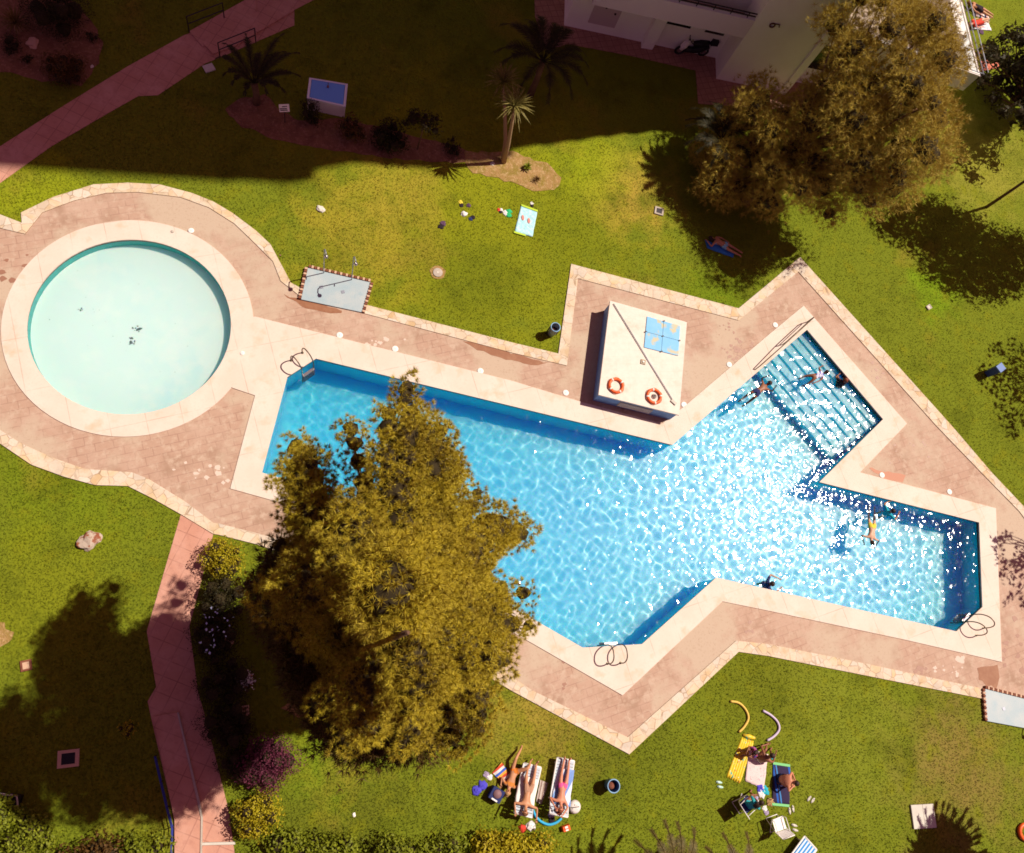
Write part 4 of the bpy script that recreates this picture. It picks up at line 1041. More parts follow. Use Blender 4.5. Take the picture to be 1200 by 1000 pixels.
# round skimmer lids
def disc(x, y, label, rad=.125, m_='white', name='skimmer_lid', cat='lid', group='white round lids beside the pool', z=.024):
    p = at(x, y, z); r = thing(name, label, cat, p, 0, group)
    m = MB(); m.lathe([(.001, 0), (rad, 0), (rad, .012), (rad * .9, .018), (.001, .02)], n=24); m.build('cover', MT[m_], r, True)
    m = MB(); m.lathe([(.001, .019), (rad * .22, .019), (rad * .2, .024), (.001, .024)], n=12); m.build('grip', MT['slabw'], r)
lids = [(398, 393, 'white round lid on the paving nearest the west ladder'), (463, 409, 'white round lid second east of the west ladder'), (563, 435, 'white round lid midway along the upper side of the pool'),
        (663, 460.5, 'white round lid at the left foot of the machine room shadow'), (801.5, 474.5, 'white round lid at the lower right corner of the machine room'), (854.5, 427.5, 'white round lid beside the damp speckled paving right of the machine room'),
        (908.5, 381, 'white round lid at the upper end of the handrail'), (1033.5, 557, 'white round lid on the darker tiles by the east arm'), (1112.5, 576.5, 'white round lid near the east corner of the paving'), (884, 795, 'white round lid beside the lower paving corner')]
for x, y, l_ in lids[:9]: disc(x, y, l_)
disc(224, 270.5, 'white round lid on the upper rim of the wading pool', .11, z=.054)
disc(202, 271.5, 'small grey disc on the upper rim of the wading pool', .06, 'concrete', z=.054, group=None)
disc(284, 414, 'small white lid on the rim between the two pools', .08, z=.06, group=None)
# shower trays
def shower(corners, label, posts, name='shower_tray'):
    c = P2(corners); ce = sum(c, Vector()) / 4; r = thing(name, label, 'shower tray', (ce.x, ce.y, .02))
    L_ = [Vector((p.x - ce.x, p.y - ce.y, 0)) for p in c]
    ar = sum(L_[i].x * L_[(i + 1) % 4].y - L_[(i + 1) % 4].x * L_[i].y for i in range(4))
    m = MB(); m.poly(L_, z=.06, thick=.07); m.build('basin', MT['traygrey'], r)
    for i in (0, 1, 3):      # tiled rim on three sides
        a, b = L_[i], L_[(i + 1) % 4]; d = (b - a); n = int(d.length / .11); s = d.normalized(); out = Vector((s.y, -s.x, 0)) * (1 if ar > 0 else -1)
        m = MB(); an = math.atan2(d.y, d.x)
        for k in range(n): m.box(a + d * ((k + .5) / n) + out * .06 + Vector((0, 0, .06)), (d.length / n * .72, .11, .10), an, mi=k % 2)
        m.box(a + d * .5 + out * .06 + Vector((0, 0, .03)), (d.length, .09, .06), an)
        m.build('brick_rim', [MT['brick'], MT['brickpale']], r)
    for k in (.27, .62):
        p = (L_[0].lerp(L_[1], k) + L_[3].lerp(L_[2], k)) / 2
        m = MB(); m.box((p.x, p.y, .067), (.13, .13, .012), .3); m.build('drain', MT['greymetal'], r)
    for (x, y), hd in posts:
        b_ = at(x, y) - ce; rt = thing('shower', f'slim shower post at the back rim of the tray, {hd}', 'shower', (ce.x + b_.x, ce.y + b_.y, .02), 0, 'showers at the wading pool tray')
        m = MB(); m.tube([(0, 0, 0), (0, 0, 1.95), (.02, -.06, 2.1), (.05, -.2, 2.16), (.07, -.32, 2.12)], .02, 8); m.build('post', MT['greymetal'], rt, True)
        m = MB(); m.lathe([(.02, .05), (.08, 0), (.08, -.015), (.01, -.02)], (.07, -.34, 2.09), 12); m.build('shower_head', MT['chrome'], rt, True)
        m = MB(); m.tube([(0, 0, 1.1), (.0, -.12, 1.1)], .02, 6); m.build('valve', MT['chrome'], rt)
shower([(361, 315), (434, 332), (424, 367), (353, 352)], 'pale blue grey shower tray with a brick rim beside the wading pool', [((379.5, 321), 'left one nearer the wading pool'), ((412, 329), 'right one')])
shower([(1152, 807), (1235, 828), (1225, 858), (1155, 845)][::1], 'pale blue grey shower tray with a toothed rim at the right edge of the picture', [])
for (x, y, l_) in ((1228, 838, 'shower post at the right edge tray, upper one'), (1245, 852, 'shower post at the right edge tray, lower one')):
    rt = thing('shower', l_, 'shower', at(x, y, .02), 0, 'showers at the right edge tray')
    m = MB(); m.tube([(0, 0, 0), (0, 0, 1.95), (-.02, -.06, 2.1), (-.05, -.2, 2.16), (-.07, -.32, 2.12)], .02, 8); m.build('post', MT['greymetal'], rt, True)
    m = MB(); m.lathe([(.02, .05), (.08, 0), (.08, -.015), (.01, -.02)], (-.07, -.34, 2.09), 12); m.build('shower_head', MT['chrome'], rt, True)
# litter bins
MT['binblue'] = mat('bin_blue', (.05, .13, .28), .5)
def bin_(bx, by, m_, label, hgt=.75, rad=.20, hoop=True):
    p = at(bx, by); r = thing('litter_bin', label, 'litter bin', (p.x, p.y, 0))
    m = MB(); m.lathe([(rad * .8, .03), (rad * .95, hgt * .5), (rad, hgt)], n=20)
    m.f = m.f[:-1]; m.mi = m.mi[:-1]
    k_ = len(m.f); m.lathe([(rad * .93, hgt), (rad * .85, .12)], n=20); del m.f[-2]; del m.mi[-2]; m.build('drum', MT[m_], r, True)
    m = MB(); m.tube([(rad * math.cos(a), rad * math.sin(a), hgt) for a in np.linspace(0, 6.2832, 25)[:-1]], .022, 6, closed=True); m.build('rim', mat('bin_rim', (.22, .40, .60), .4), r, True)
    m = MB(); m.lathe([(.01, 0), (rad * .8, 0), (rad * .5, .12), (.01, .15)], (0, 0, hgt * .45), 12); m.build('rubbish', MT['brick'], r, True)
    if hoop:
        m = MB(); m.tube([(-rad - .05, 0, 0), (-rad - .05, 0, hgt + .08)], .022, 6); m.tube([(rad + .05, 0, 0), (rad + .05, 0, hgt * .6)], .022, 6); m.build('post', MT['darkmetal'], r, True)
bin_(645.5, 391.5, 'greymetal', 'grey litter bin on a post beside the upper paving notch', .72, .19)
bin_(713, 919, 'binblue', 'round blue litter bin on the lawn right of the loungers', .55, .22, False)
# blue tipped-back bin on the right lawn
p = at(1157, 438); r = thing('litter_bin', 'dark blue square litter bin standing alone on the right hand lawn', 'litter bin', (p.x, p.y, 0), R(30))
m = MB(); m.box((0, 0, .42), (.34, .30, .70), taper=1.06); m.build('drum', mat('navy_plastic', (.035, .07, .24), .5), r)
m = MB(); m.box((0, 0, .80), (.40, .35, .06)); m.build('lid', mat('blue_lid', (.08, .16, .42), .5), r)
m = MB(); m.tube([(-.14, 0, 0), (-.14, 0, .3)], .025, 6); m.tube([(.14, 0, 0), (.14, 0, .3)], .025, 6); m.build('leg', MT['darkmetal'], r)
# white box with blue lid in the bed
hz = .75
c = P2([(362.5, 91), (407.5, 98.5), (405, 125), (359.5, 115)], hz); ce = sum(c, Vector()) / 4; ce.z = 0
r = thing('filter_box', 'white masonry box with a bright blue lid standing in the shaded lawn', 'box', ce)
L_ = [Vector((p.x - ce.x, p.y - ce.y, 0)) for p in c][::-1]
m = MB(); m.poly([p * .97 for p in L_], z=hz - .06, thick=hz - .06); m.build('wall', MT['white'], r)
m = MB(); m.poly(L_, [[p * .88 for p in L_]], z=hz, thick=.07); m.build('rim', mat('pale_rim', (.80, .84, .90), .6), r)
m = MB(); m.poly([p * .86 for p in L_], z=hz - .005, thick=.05); m.build('lid', mat('bright_blue_lid', (.16, .42, .95), .5), r)
m = MB(); p = (L_[2] + L_[3]) / 2; m.tube([(p.x * .8, p.y * .8, hz + .01), (p.x * .45, p.y * .45, hz + .015)], .012, 5); m.box((p.x * .42, p.y * .42, hz + .02), (.07, .10, .03)); m.build('hasp', MT['brick'], r)
# small sign on a post
p = at(334, 144); r = thing('garden_sign', 'small white notice on a thin post in the shaded bed', 'sign', (p.x, p.y, 0), R(8))
m = MB(); m.tube([(0, 0, -.05), (0, 0, .82)], .018, 6); m.build('post', MT['darkmetal'], r)
m = MB(); m.box((0, -.03, .98), (.40, .025, .30), mtx=Matrix.Rotation(R(-35), 4, 'X')); bd = m.build('board', MT['white'], r)
m = MB(); mm = Matrix.Rotation(R(-35), 4, 'X')
for x, z_, w_ in ((-.02, .06, .12), (.08, .07, .06), (-.06, -.02, .24), (.05, -.02, .1), (-.02, -.08, .28)): m.box(Vector((0, -.03, .98)) + mm @ Vector((x, -.015, z_)), (w_, .006, .035), mtx=mm)
m.build('lettering', MT['darkmetal'], bd)
# railings at the path steps
def railing(a, b, label):
    A_, B_ = at(*a), at(*b); d = B_ - A_; r = thing('railing', label, 'railing', (A_.x, A_.y, .02), 0, 'railings at the path steps')
    for p in (Vector(), d): m = MB(); m.tube([p, p + Vector((0, 0, .85))], .025, 6); m.build('post', MT['darkmetal'], r)
    m = MB()
    for z_ in (.85, .45): m.tube([Vector((0, 0, z_)), d + Vector((0, 0, z_))], .022, 6)
    m.build('rail', MT['darkmetal'], r)
railing((222, 38), (263, 22), 'black two bar railing on the upper side of the path steps')
railing((258, 68), (300, 51), 'black two bar railing on the lower side of the path steps, behind the palm fronds')
r = thing('railing', 'blue railing along the left side of the ramp', 'railing', at(181, 885, 0))
pts = [at(x, y, 0) - at(181, 885, 0) for x, y in ((184, 885), (191, 915), (198, 945), (204, 968), (203, 1000))]
m = MB(); m.tube([p + Vector((0, 0, .45)) for p in pts], .022, 6); m.tube([p + Vector((0, 0, .25)) for p in pts], .016, 6); m.build('rail', mat('blue_rail', (.025, .04, .25), .4), r)
for p in pts: m = MB(); m.tube([p, p + Vector((0, 0, .45))], .018, 6); m.build('post', MT['darkmetal'], r)
# flat covers and stones in the grass
def cover(x, y, w_, d_, rz, m_, label, name='access_cover', frame=True, z=.012):
    p = at(x, y, 0); r = thing(name, label, 'cover' if name == 'access_cover' else 'slab', (p.x, p.y, z), rz)
    if frame:
        m = MB(); m.poly([(-w_ / 2, -d_ / 2), (w_ / 2, -d_ / 2), (w_ / 2, d_ / 2), (-w_ / 2, d_ / 2)], [[(-w_ * .32, -d_ * .32), (w_ * .32, -d_ * .32), (w_ * .32, d_ * .32), (-w_ * .32, d_ * .32)]], z=.05, thick=.06); m.build('frame', MT[m_[0]], r)
        m = MB(); m.box((0, 0, .02), (w_ * .63, d_ * .63, .03)); m.build('lid', MT[m_[1]], r)
    else: m = MB(); m.box((0, 0, .02), (w_, d_, .05)); m.build('lid', MT[m_[0]], r)
    return r
cover(772, 248, .42, .38, AX, ('concrete', 'darkmetal'), 'square drain cover in the shade of the feathery tree')
cover(80.5, 889, .62, .52, R(2), ('brickpale', 'black'), 'square brick framed pit in the shaded lower left lawn')
cover(245, 80.5, .42, .34, R(28), ('slabw',), 'small white cover beside the path steps', frame=False)
cover(1088, 360.5, .22, .26, R(-60), ('concrete', 'slabw'), 'small pale cover in the right hand lawn')
cover(31, 780, .32, .34, R(10), ('brick', 'brickpale'), 'small brick drain at the edge of the lower left shadow')
p = at(1081, 956.5); r = thing('concrete_cover', 'pair of pale concrete slabs side by side in the lower right lawn', 'cover', (p.x, p.y, .012), R(-3))
for x in (-.25, .255): m = MB(); m.box((x, 0, .03), (.49, .84, .07)); m.build('slab', MT['slabw'], r)
disc(513, 319.5, 'round stone cover in a ring of earth in the upper lawn', .20, 'concrete', 'round_cover', 'cover', None, .03)
s = MB(); s.poly([at(513, 319.5) + Vector((.32 * math.cos(a) * (1 + .1 * math.sin(5 * a)), .30 * math.sin(a), 0)) for a in np.linspace(0, 6.28, 25)[:-1]], z=.018, thick=.02); tag(s.build('bare_ground', MT['dust']), **STR)
def rock(x, y, r_, m_, label, seed, sq=.5, name='rock', cat='rock', sx=1.3):
    rr = random.Random(seed); bm = bmesh.new(); bmesh.ops.create_icosphere(bm, subdivisions=3, radius=1)
    for v in bm.verts:
        n_ = noise.noise(v.co * 1.3 + Vector((seed * 3.1, 0, 0))) * .5 + noise.noise(v.co * 4 + Vector((seed, 2, 0))) * .15
        v.co *= r_ * (1 + n_); v.co.z *= sq; v.co.x *= sx
    me = bpy.data.meshes.new(name); bm.to_mesh(me); bm.free(); me.materials.append(MT[m_] if isinstance(m_, str) else m_)
    p = at(x, y, r_ * sq * .5); o = bpy.data.objects.new(name, me); COL.objects.link(o); o.location = p; o.rotation_euler = (0, 0, rr.uniform(0, 6)); return tag(o, label, cat)
rock(105, 633, .28, mat('pale_rock', (.42, .34, .27), .9, [(5, (.25, .08, .04), .5, .6)]), 'pale hollow rock with rusty patches on the left lawn', 1)
rock(376, 245, .13, 'slabw', 'small pale stone on the lawn above the shower tray', 2)
rock(38, 50, .2, 'brickpale', 'rounded reddish stone in the top left bed', 3)
rock(108, 78, .06, 'slabw', 'tiny white pebble in the top left bed', 4)
rock(577, 192, .08, 'slabw', 'small white stone at the foot of the yucca trunk', 5)
rock(268, 753, .14, 'brickpale', 'orange brown stone beside the dark flowering shrub', 6)
rock(415, 955, .05, 'white', 'tiny white scrap on the lower lawn', 7)
rock(573, 244 + 250 - 0 if False else 994, .06, 'white', 'tiny white scrap by the bottom hedge', 8)
# flower pot, brick, planter
p = at(289, 797); r = thing('flower_pot', 'terracotta pot of white flowers between the dark shrubs and the pine', 'flower pot', (p.x, p.y, 0))
m = MB(); m.lathe([(.14, 0), (.22, .30), (.24, .34), (.20, .34), (.19, .28), (.01, .27)], n=20); m.build('pot', MT['orange'] if False else mat('terracotta', (.50, .16, .05), .8), r, True)
rg = np.random.default_rng(3); C_ = rg.normal(size=(220, 3)) * np.array([.13, .12, .05]) + np.array([0, 0, .42]); V, F_ = leaves(rg, C_, unit(rg.normal(size=(220, 3)) + [0, 0, 1.5]), .09, .07); tri_mesh('blossom', V, F_, MT['white'], r)
C_ = rg.normal(size=(160, 3)) * np.array([.17, .16, .05]) + np.array([0, 0, .34]); V, F_ = leaves(rg, C_, unit(rg.normal(size=(160, 3)) + [0, 0, 1.]), .10, .06); tri_mesh('leaves', V, F_, MT['redleaf'], r)
p = at(287, 833); r = thing('brick_block', 'single red brick block lying between the shrubs', 'brick', (p.x, p.y, 0), R(5)); m = MB(); m.box((0, 0, .09), (.28, .34, .16)); m.build('body', MT['brickpale'], r)
m = MB(); m.box((0, .06, .172), (.10, .10, .01)); m.box((0, -.08, .172), (.10, .10, .01)); m.build('core_hole', MT['brick'], r)
p = at(14, 936); r = thing('planter', 'pale rimmed dark planter in the bottom left corner', 'planter', (p.x, p.y, 0), R(-12))
m = MB(); m.box((0, 0, .2), (.6, .3, .4), taper=1.1); m.build('body', MT['black'], r)
m = MB(); m.tube([(-.34, .16, .42), (.22, .16, .42), (.34, -.12, .42)], .03, 6); m.build('rim', MT['slabw'], r)
rg = np.random.default_rng(8); n = 34; bx = at(250, 735, 1.2)
C_ = rg.normal(size=(n, 3)) * np.array([.24, .35, .1]) + np.array([bx.x, bx.y, 1.22]); V, F_ = leaves(rg, C_, unit(rg.normal(size=(n, 3)) + [0, 0, 2]), .09, .09)
tag(tri_mesh('blossoms', V, F_, mat('pale_blue_petals', (.5, .6, .85), .6)), 'pale blue blossoms scattered over the dark shrub beside the walk', 'flowers')
# ================================================================ PEOPLE
def skin_mat(n, c): 
    m = mat(n, c, .5, [(6, tuple(v * .86 for v in c), .5, .8)], spec=.35); return m
SK = dict(tan=skin_mat('tanned_skin', (.50, .235, .12)), fair=skin_mat('fair_skin', (.62, .36, .24)), brown=skin_mat('brown_skin', (.26, .105, .055)), red=skin_mat('reddish_skin', (.55, .22, .13)))
HAIR = dict(dark=mat('dark_hair', (.03, .015, .01), .6), brown=mat('brown_hair', (.14, .06, .025), .6), fair=mat('fair_hair', (.40, .24, .10), .6), red=mat('auburn_hair', (.20, .05, .02), .6))
EYE = mat('eye', (.02, .012, .01), .3); LIP = mat('lips', (.40, .10, .08), .5)
def cloth(n, c, var=()): return mat(n, c, .85, var, (60, .2, .004))
def M4(*rows): return {k: Vector(v) for k, v in rows}
def pose(kind, **o):
    """joint places of a 1.7 m figure; +Y towards the head when lying, +Y forwards when sitting"""
    J = {}
    def lr(n, p):
        for s, t in ((-1, 'L'), (1, 'R')): J[n + t] = Vector((p[0] * s, p[1], p[2]))
    if kind in ('supine', 'prone', 'swim'):
        z = .13; J.update(pel=Vector((0, 0, z - .01)), belly=Vector((0, .18, z)), chest=Vector((0, .38, z + .01)), neck=Vector((0, .56, z + .0)), head=Vector((0, .70, z + .02)))
        lr('hip', (.10, -.05, z)); lr('knee', (.11, -.47, .10)); lr('ank', (.09, -.88, .07)); lr('sho', (.175, .48, z)); lr('elb', (.27, .20, .07)); lr('wri', (.27, -.06, .06))
        lr('toe', (.12, -.96, .20 if kind == 'supine' else .02)); J['face'] = Vector((0, .1, 1)) if kind == 'supine' else Vector((.5, .2, -.4))
        if kind == 'prone': J['face'] = Vector((1, 0, -.2))
        if kind == 'swim':
            J['head'] = Vector((0, .70, .22)); J['face'] = Vector((0, 1, .2)); lr('elb', (.36, .66, .02)); lr('wri', (.30, .90, .02)); lr('toe', (.12, -1.0, -.08)); lr('ank', (.13, -.86, -.06)); lr('knee', (.14, -.46, .0))
    elif kind in ('sit', 'chair'):
        h = .12 if kind == 'sit' else .46
        J.update(pel=Vector((0, 0, h)), belly=Vector((0, .03, h + .18)), chest=Vector((0, .12, h + .36)), neck=Vector((0, .22, h + .52)), head=Vector((0, .30, h + .64)), face=Vector((0, 1, -.5)))
        lr('hip', (.10, .03, h - .01)); lr('sho', (.175, .16, h + .45))
        if kind == 'sit': lr('knee', (.16, .38, .42)); lr('ank', (.11, .62, .08)); lr('toe', (.12, .76, .04)); lr('elb', (.28, .34, .40)); lr('wri', (.12, .52, .44))
        else: lr('knee', (.13, .42, h + .02)); lr('ank', (.12, .50, .08)); lr('toe', (.13, .66, .04)); lr('elb', (.27, .26, h + .22)); lr('wri', (.15, .44, h + .16))
    elif kind == 'stand':
        J.update(pel=Vector((0, 0, .90)), belly=Vector((0, 0, 1.06)), chest=Vector((0, .02, 1.24)), neck=Vector((0, .02, 1.42)), head=Vector((0, .06, 1.56)), face=Vector((0, 1, -.1)))
        lr('hip', (.10, 0, .88)); lr('knee', (.11, .03, .48)); lr('ank', (.10, -.02, .08)); lr('toe', (.12, .14, .03)); lr('sho', (.175, 0, 1.36)); lr('elb', (.30, .08, 1.12)); lr('wri', (.26, .28, 1.02))
    for k, v in o.items(): J[k] = Vector(v)
    return J
RAD = dict(pel=.115, belly=.105, chest=.125, neck=.052, head=.092, hip=.088, knee=.055, ank=.036, toe=.028, sho=.055, elb=.037, wri=.026)
def person(label, J, p, rz, skin='tan', hair='dark', long_hair=False, wear=(), sc=1., tail=None, group=None, bulk=1.):
    me = bpy.data.meshes.new('person')
    hz_ = J['head'] - J['neck']; top = J['head'] + hz_.normalized() * .085
    names = ['pel', 'belly', 'chest', 'neck', 'head']; V = [J[n] for n in names] + [top]; E_ = [(0, 1), (1, 2), (2, 3), (3, 4), (4, 5)]; rad = [RAD[n] * (bulk if n in ('pel', 'belly', 'chest') else 1) for n in names] + [.062]
    for t in 'LR':
        ch = [('hip', 0), ('knee', None), ('ank', None), ('toe', None)]; prev = 0
        for n, _ in ch:
            a = J[n + t]
            if n in ('knee', 'ank'):
                V.append(V[prev].lerp(a, .5)); rad.append((rad[prev] + RAD[n]) / 2 * (1.02 if n == 'knee' else 1.08)); E_.append((prev, len(V) - 1)); prev = len(V) - 1
            V.append(a); rad.append(RAD[n]); E_.append((prev, len(V) - 1)); prev = len(V) - 1
        prev = 2
        for n in ('sho', 'elb', 'wri'):
            a = J[n + t]
            if n != 'sho': V.append(V[prev].lerp(a, .5)); rad.append((rad[prev] + RAD[n]) / 2 * 1.03); E_.append((prev, len(V) - 1)); prev = len(V) - 1
            V.append(a); rad.append(RAD[n]); E_.append((prev, len(V) - 1)); prev = len(V) - 1
        f = (J['wri' + t] - J['elb' + t]).normalized(); V.append(J['wri' + t] + f * .075); rad.append(.034); E_.append((prev, len(V) - 1))
    me.from_pydata(V, E_, [])
    o = bpy.data.objects.new('tmp', me); COL.objects.link(o)
    sk = o.modifiers.new('s', 'SKIN'); sk.use_smooth_shade = True
    for i, r_ in enumerate(rad): me.skin_vertices[0].data[i].radius = (r_, r_)
    for i in range(len(V)): me.skin_vertices[0].data[i].use_root = (i == 0)
    o.modifiers.new('u', 'SUBSURF').levels = 1
    bpy.context.view_layer.update()
    ev = o.evaluated_get(bpy.context.evaluated_depsgraph_get()); bm_ = bpy.data.meshes.new_from_object(ev)
    bpy.data.objects.remove(o)
    B = MB(); B.add([tuple(v.co) for v in bm_.vertices], [tuple(f.vertices) for f in bm_.polygons])
    nb_ = len(B.f); faces = [(f.center.copy(), [bm_.vertices[i].co.copy() for i in f.vertices], [bm_.vertices[i].normal.copy() for i in f.vertices]) for f in bm_.polygons]
    for t in 'LR':       # hands: four unequal bent fingers and a thumb from the side of the palm
        f = (J['wri' + t] - J['elb' + t]).normalized(); up = Vector((0, 0, 1)) if abs(f.z) < .8 else Vector((0, 1, 0)); s = f.cross(up).normalized(); dn = s.cross(f) * -1
        pc = J['wri' + t] + f * .06
        if dn.z > 0: dn = -dn
        for k, l_ in enumerate((.060, .072, .066, .050)):
            b_ = pc + f * .035 + s * (.018 * (k - 1.5)); B.tube([b_, b_ + f * l_ * .55 + dn * .004, b_ + f * l_ * .9 + dn * .022, b_ + f * l_ * 1.0 + dn * .036], [.0095, .009, .008, .006], 6)
        sg = 1 if t == 'L' else -1; b_ = pc - f * .015 + s * .024 * sg; B.tube([b_, b_ + s * sg * .022 + f * .025, b_ + s * sg * .028 + f * .055 + dn * .008], [.012, .010, .007], 6)
    h = J['head']; ax = hz_.normalized(); fc = J['face'] - ax * J['face'].dot(ax); fc.normalize(); sx = ax.cross(fc)
    B.tube([h + fc * .075 + ax * .012, h + fc * .108 - ax * .018, h + fc * .085 - ax * .03], [.010, .016, .008], 6)
    for k in (-1, 1): B.tube([h + sx * k * .082 - ax * .02, h + sx * k * .1 + ax * .005 - fc * .01, h + sx * k * .086 + ax * .022], [.008, .016, .008], 6)
    r = thing('person', label, 'person', p, rz, group); r.scale = (sc,) * 3
    B.build('body', SK[skin], r, True)
    m = MB()
    for k in (-1, 1): m.lathe([(.001, -.009), (.009, -.004), (.009, .004), (.001, .009)], h + fc * .084 + sx * k * .032 + ax * .018, 8)
    m.build('eyes', EYE, r, True)
    m = MB(); m.tube([h + fc * .082 - ax * .045 - sx * .024, h + fc * .092 - ax * .047, h + fc * .082 - ax * .045 + sx * .024], .006, 6); m.build('mouth', LIP, r, True)
    # hair: a cap of strands over crown and back of the head
    m = MB(); rr_ = random.Random(len(label)); k_ = 0
    N1, N2 = 9, 16; o_ = []
    for i in range(N1 + 1):
        th = math.pi * .66 * i / N1
        for j in range(N2):
            a = 2 * math.pi * j / N2; d = ax * math.cos(th) + (fc * math.cos(a) + sx * math.sin(a)) * math.sin(th)
            front = max(0, math.cos(a)) * math.sin(th); q = h + ax * .012 - fc * .012 + d * (.104 + rr_.uniform(-.004, .006)) - fc * .05 * front * (th / 1.2)
            if front > .5 and th > 1.0: q = h + ax * .06 + d * .06
            o_.append(q)
    m.v = [tuple(q) for q in o_]
    for i in range(N1):
        for j in range(N2): m.f.append((i * N2 + j, i * N2 + (j + 1) % N2, (i + 1) * N2 + (j + 1) % N2, (i + 1) * N2 + j)); m.mi.append(0)
    if long_hair:
        bk = -fc; sd2 = Vector((0, 0, -1))
        for j in range(9):
            s_ = sx * (.07 * (j - 4) / 4); e = tail or (-ax * .30 + bk * .08)
            m.tube([h + bk * .07 + s_ - ax * .02, h + bk * .10 + s_ * 1.1 + Vector(e) * .5, h + bk * .06 + s_ * .9 + Vector(e)], [.028, .024, .008], 6)
    m.build('hair', HAIR[hair], r, True)
    # clothes: a skin-tight layer lifted off the body
    for nm, regs, mt in wear:
        g = MB()
        for c_, vs, ns in faces:
            for a, b, rr2 in regs:
                A_ = J[a] if isinstance(a, str) else Vector(a); B_ = J[b] if isinstance(b, str) else Vector(b)
                ab = B_ - A_; t_ = max(0, min(1, (c_ - A_).dot(ab) / max(1e-6, ab.length_squared)))
                if (c_ - A_ - ab * t_).length < rr2: g.add([v + n_ * .012 for v, n_ in zip(vs, ns)], [tuple(range(len(vs)))]); break
        if g.f: g.build(nm, mt, r, True)
    bpy.data.meshes.remove(bm_)
    return r
def aim(x0, y0, x1, y1, z=0.):
    a, b = at(x0, y0, z), at(x1, y1, z); d = b - a; return a, math.atan2(-d.x, d.y)
TRUNKS = [('hipL', 'hipR', .115), ('pel', 'pel', .13), ('hipL', 'hipL', .15), ('hipR', 'hipR', .15)]
BRIEF = [('hipL', 'hipR', .10), ('pel', 'pel', .10)]
TOP = [('shoL', 'shoR', .0)]
def chestband(J, w_=.10):
    c = J['chest'] + (J['chest'] - J['belly']) * .12; s = (J['shoR'] - J['shoL']).normalized()
    return [(c - s * .13, c + s * .13, w_)]
def shirt(J): return [('pel', 'chest', .16), ('shoL', 'shoR', .10), (J['shoL'], J['shoL'].lerp(J['elbL'], .4), .07), (J['shoR'], J['shoR'].lerp(J['elbR'], .4), .07)]

# ---------------------------------------------------------------- loungers and towels
MT['loungerblue'] = mat('pale_blue_slats', (.46, .52, .60), .6)
def lounger(x0, y0, x1, y1, label, back=.30, group='loungers on the lower lawn', m_='white'):
    """(x0,y0) foot end, (x1,y1) head end"""
    p, rz = aim(x0, y0, x1, y1, .3); q = at(x1, y1, .3); L_ = (q - p).length; c = (p + q) / 2
    r = thing('sun_lounger', label, 'sun lounger', (c.x, c.y, 0), rz, group); W = .64
    m = MB(); hb = -L_ / 2 + L_ * .66
    for s in (-1, 1): m.tube([(s * W / 2, -L_ / 2, .30), (s * W / 2, hb, .30), (s * W / 2, L_ / 2, .30 + back)], .03, 6)
    m.tube([(-W / 2, -L_ / 2, .30), (W / 2, -L_ / 2, .30)], .03, 6); m.tube([(-W / 2, L_ / 2, .30 + back), (W / 2, L_ / 2, .30 + back)], .03, 6)
    m.build('frame', MT[m_], r, True)
    m = MB(); n = 17
    for i in range(n):
        y = -L_ / 2 + .06 + (L_ - .12) * i / (n - 1); z_ = .31 if y < hb else .31 + back * (y - hb) / (L_ / 2 - hb)
        m.box((0, y, z_), (W - .04, (L_ - .12) / n * .93, .02), mtx=Matrix.Rotation(math.atan2(back, L_ / 2 - hb) if y > hb else 0, 4, 'X'))
    m.build('slats', MT['loungerblue'], r)
    for s in (-1, 1):
        for y in (-L_ / 2 + .18, L_ / 2 - .45): m = MB(); m.tube([(s * (W / 2 - .02), y, 0), (s * (W / 2 - .02), y, .29)], [.022, .03], 6); m.build('leg', MT[m_], r, True)
    return r, L_, hb, back
def towel(corners, label, m_, z=.03, seed=1, fold=.012, name='towel', cat='towel', group=None, parts=None, zf=None):
    c = P2(corners, z); ce = sum(c, Vector()) / 4; rr = random.Random(seed); N_ = 14; m = MB(); idx = {}
    for i in range(N_ + 1):
        for j in range(N_ + 1):
            u_, v_ = i / N_, j / N_; p = c[0].lerp(c[1], u_).lerp(c[3].lerp(c[2], u_), v_) - ce
            e = .008 * math.sin(i * 1.7 + seed) if j in (0, N_) else (.008 * math.cos(j * 1.3 + seed) if i in (0, N_) else 0)
            p += Vector((e, e, fold * (noise.noise(Vector((p.x * 4, p.y * 4, seed))) + .35)))
            if zf: p.z += zf(u_, v_)
            m.v.append(tuple(p))
    for i in range(N_):
        for j in range(N_): a = i * (N_ + 1) + j; m.f.append((a, a + 1, a + N_ + 2, a + N_ + 1)[::-1] if (c[1] - c[0]).cross(c[3] - c[0]).z > 0 else (a, a + 1, a + N_ + 2, a + N_ + 1)); m.mi.append(0)
    k = len(m.v); m.v += [(x, y, z_ - .018) for x, y, z_ in m.v]
    m.f += [tuple(q + k for q in f[::-1]) for f in m.f[:]]; m.mi += [0] * (len(m.f) - len(m.mi))
    M_ = N_ + 1; edge = [i * M_ for i in range(M_)] + [N_ * M_ + j for j in range(1, M_)] + [i * M_ + N_ for i in range(N_ - 1, -1, -1)] + list(range(N_ - 1, 0, -1))
    for a, b in zip(edge, edge[1:] + edge[:1]): m.f.append((a, b, b + k, a + k)); m.mi.append(0)
    o = m.build(name, m_, None, True, ce)
    d = c[1] - c[0]
    return tag(o, label, cat, group)
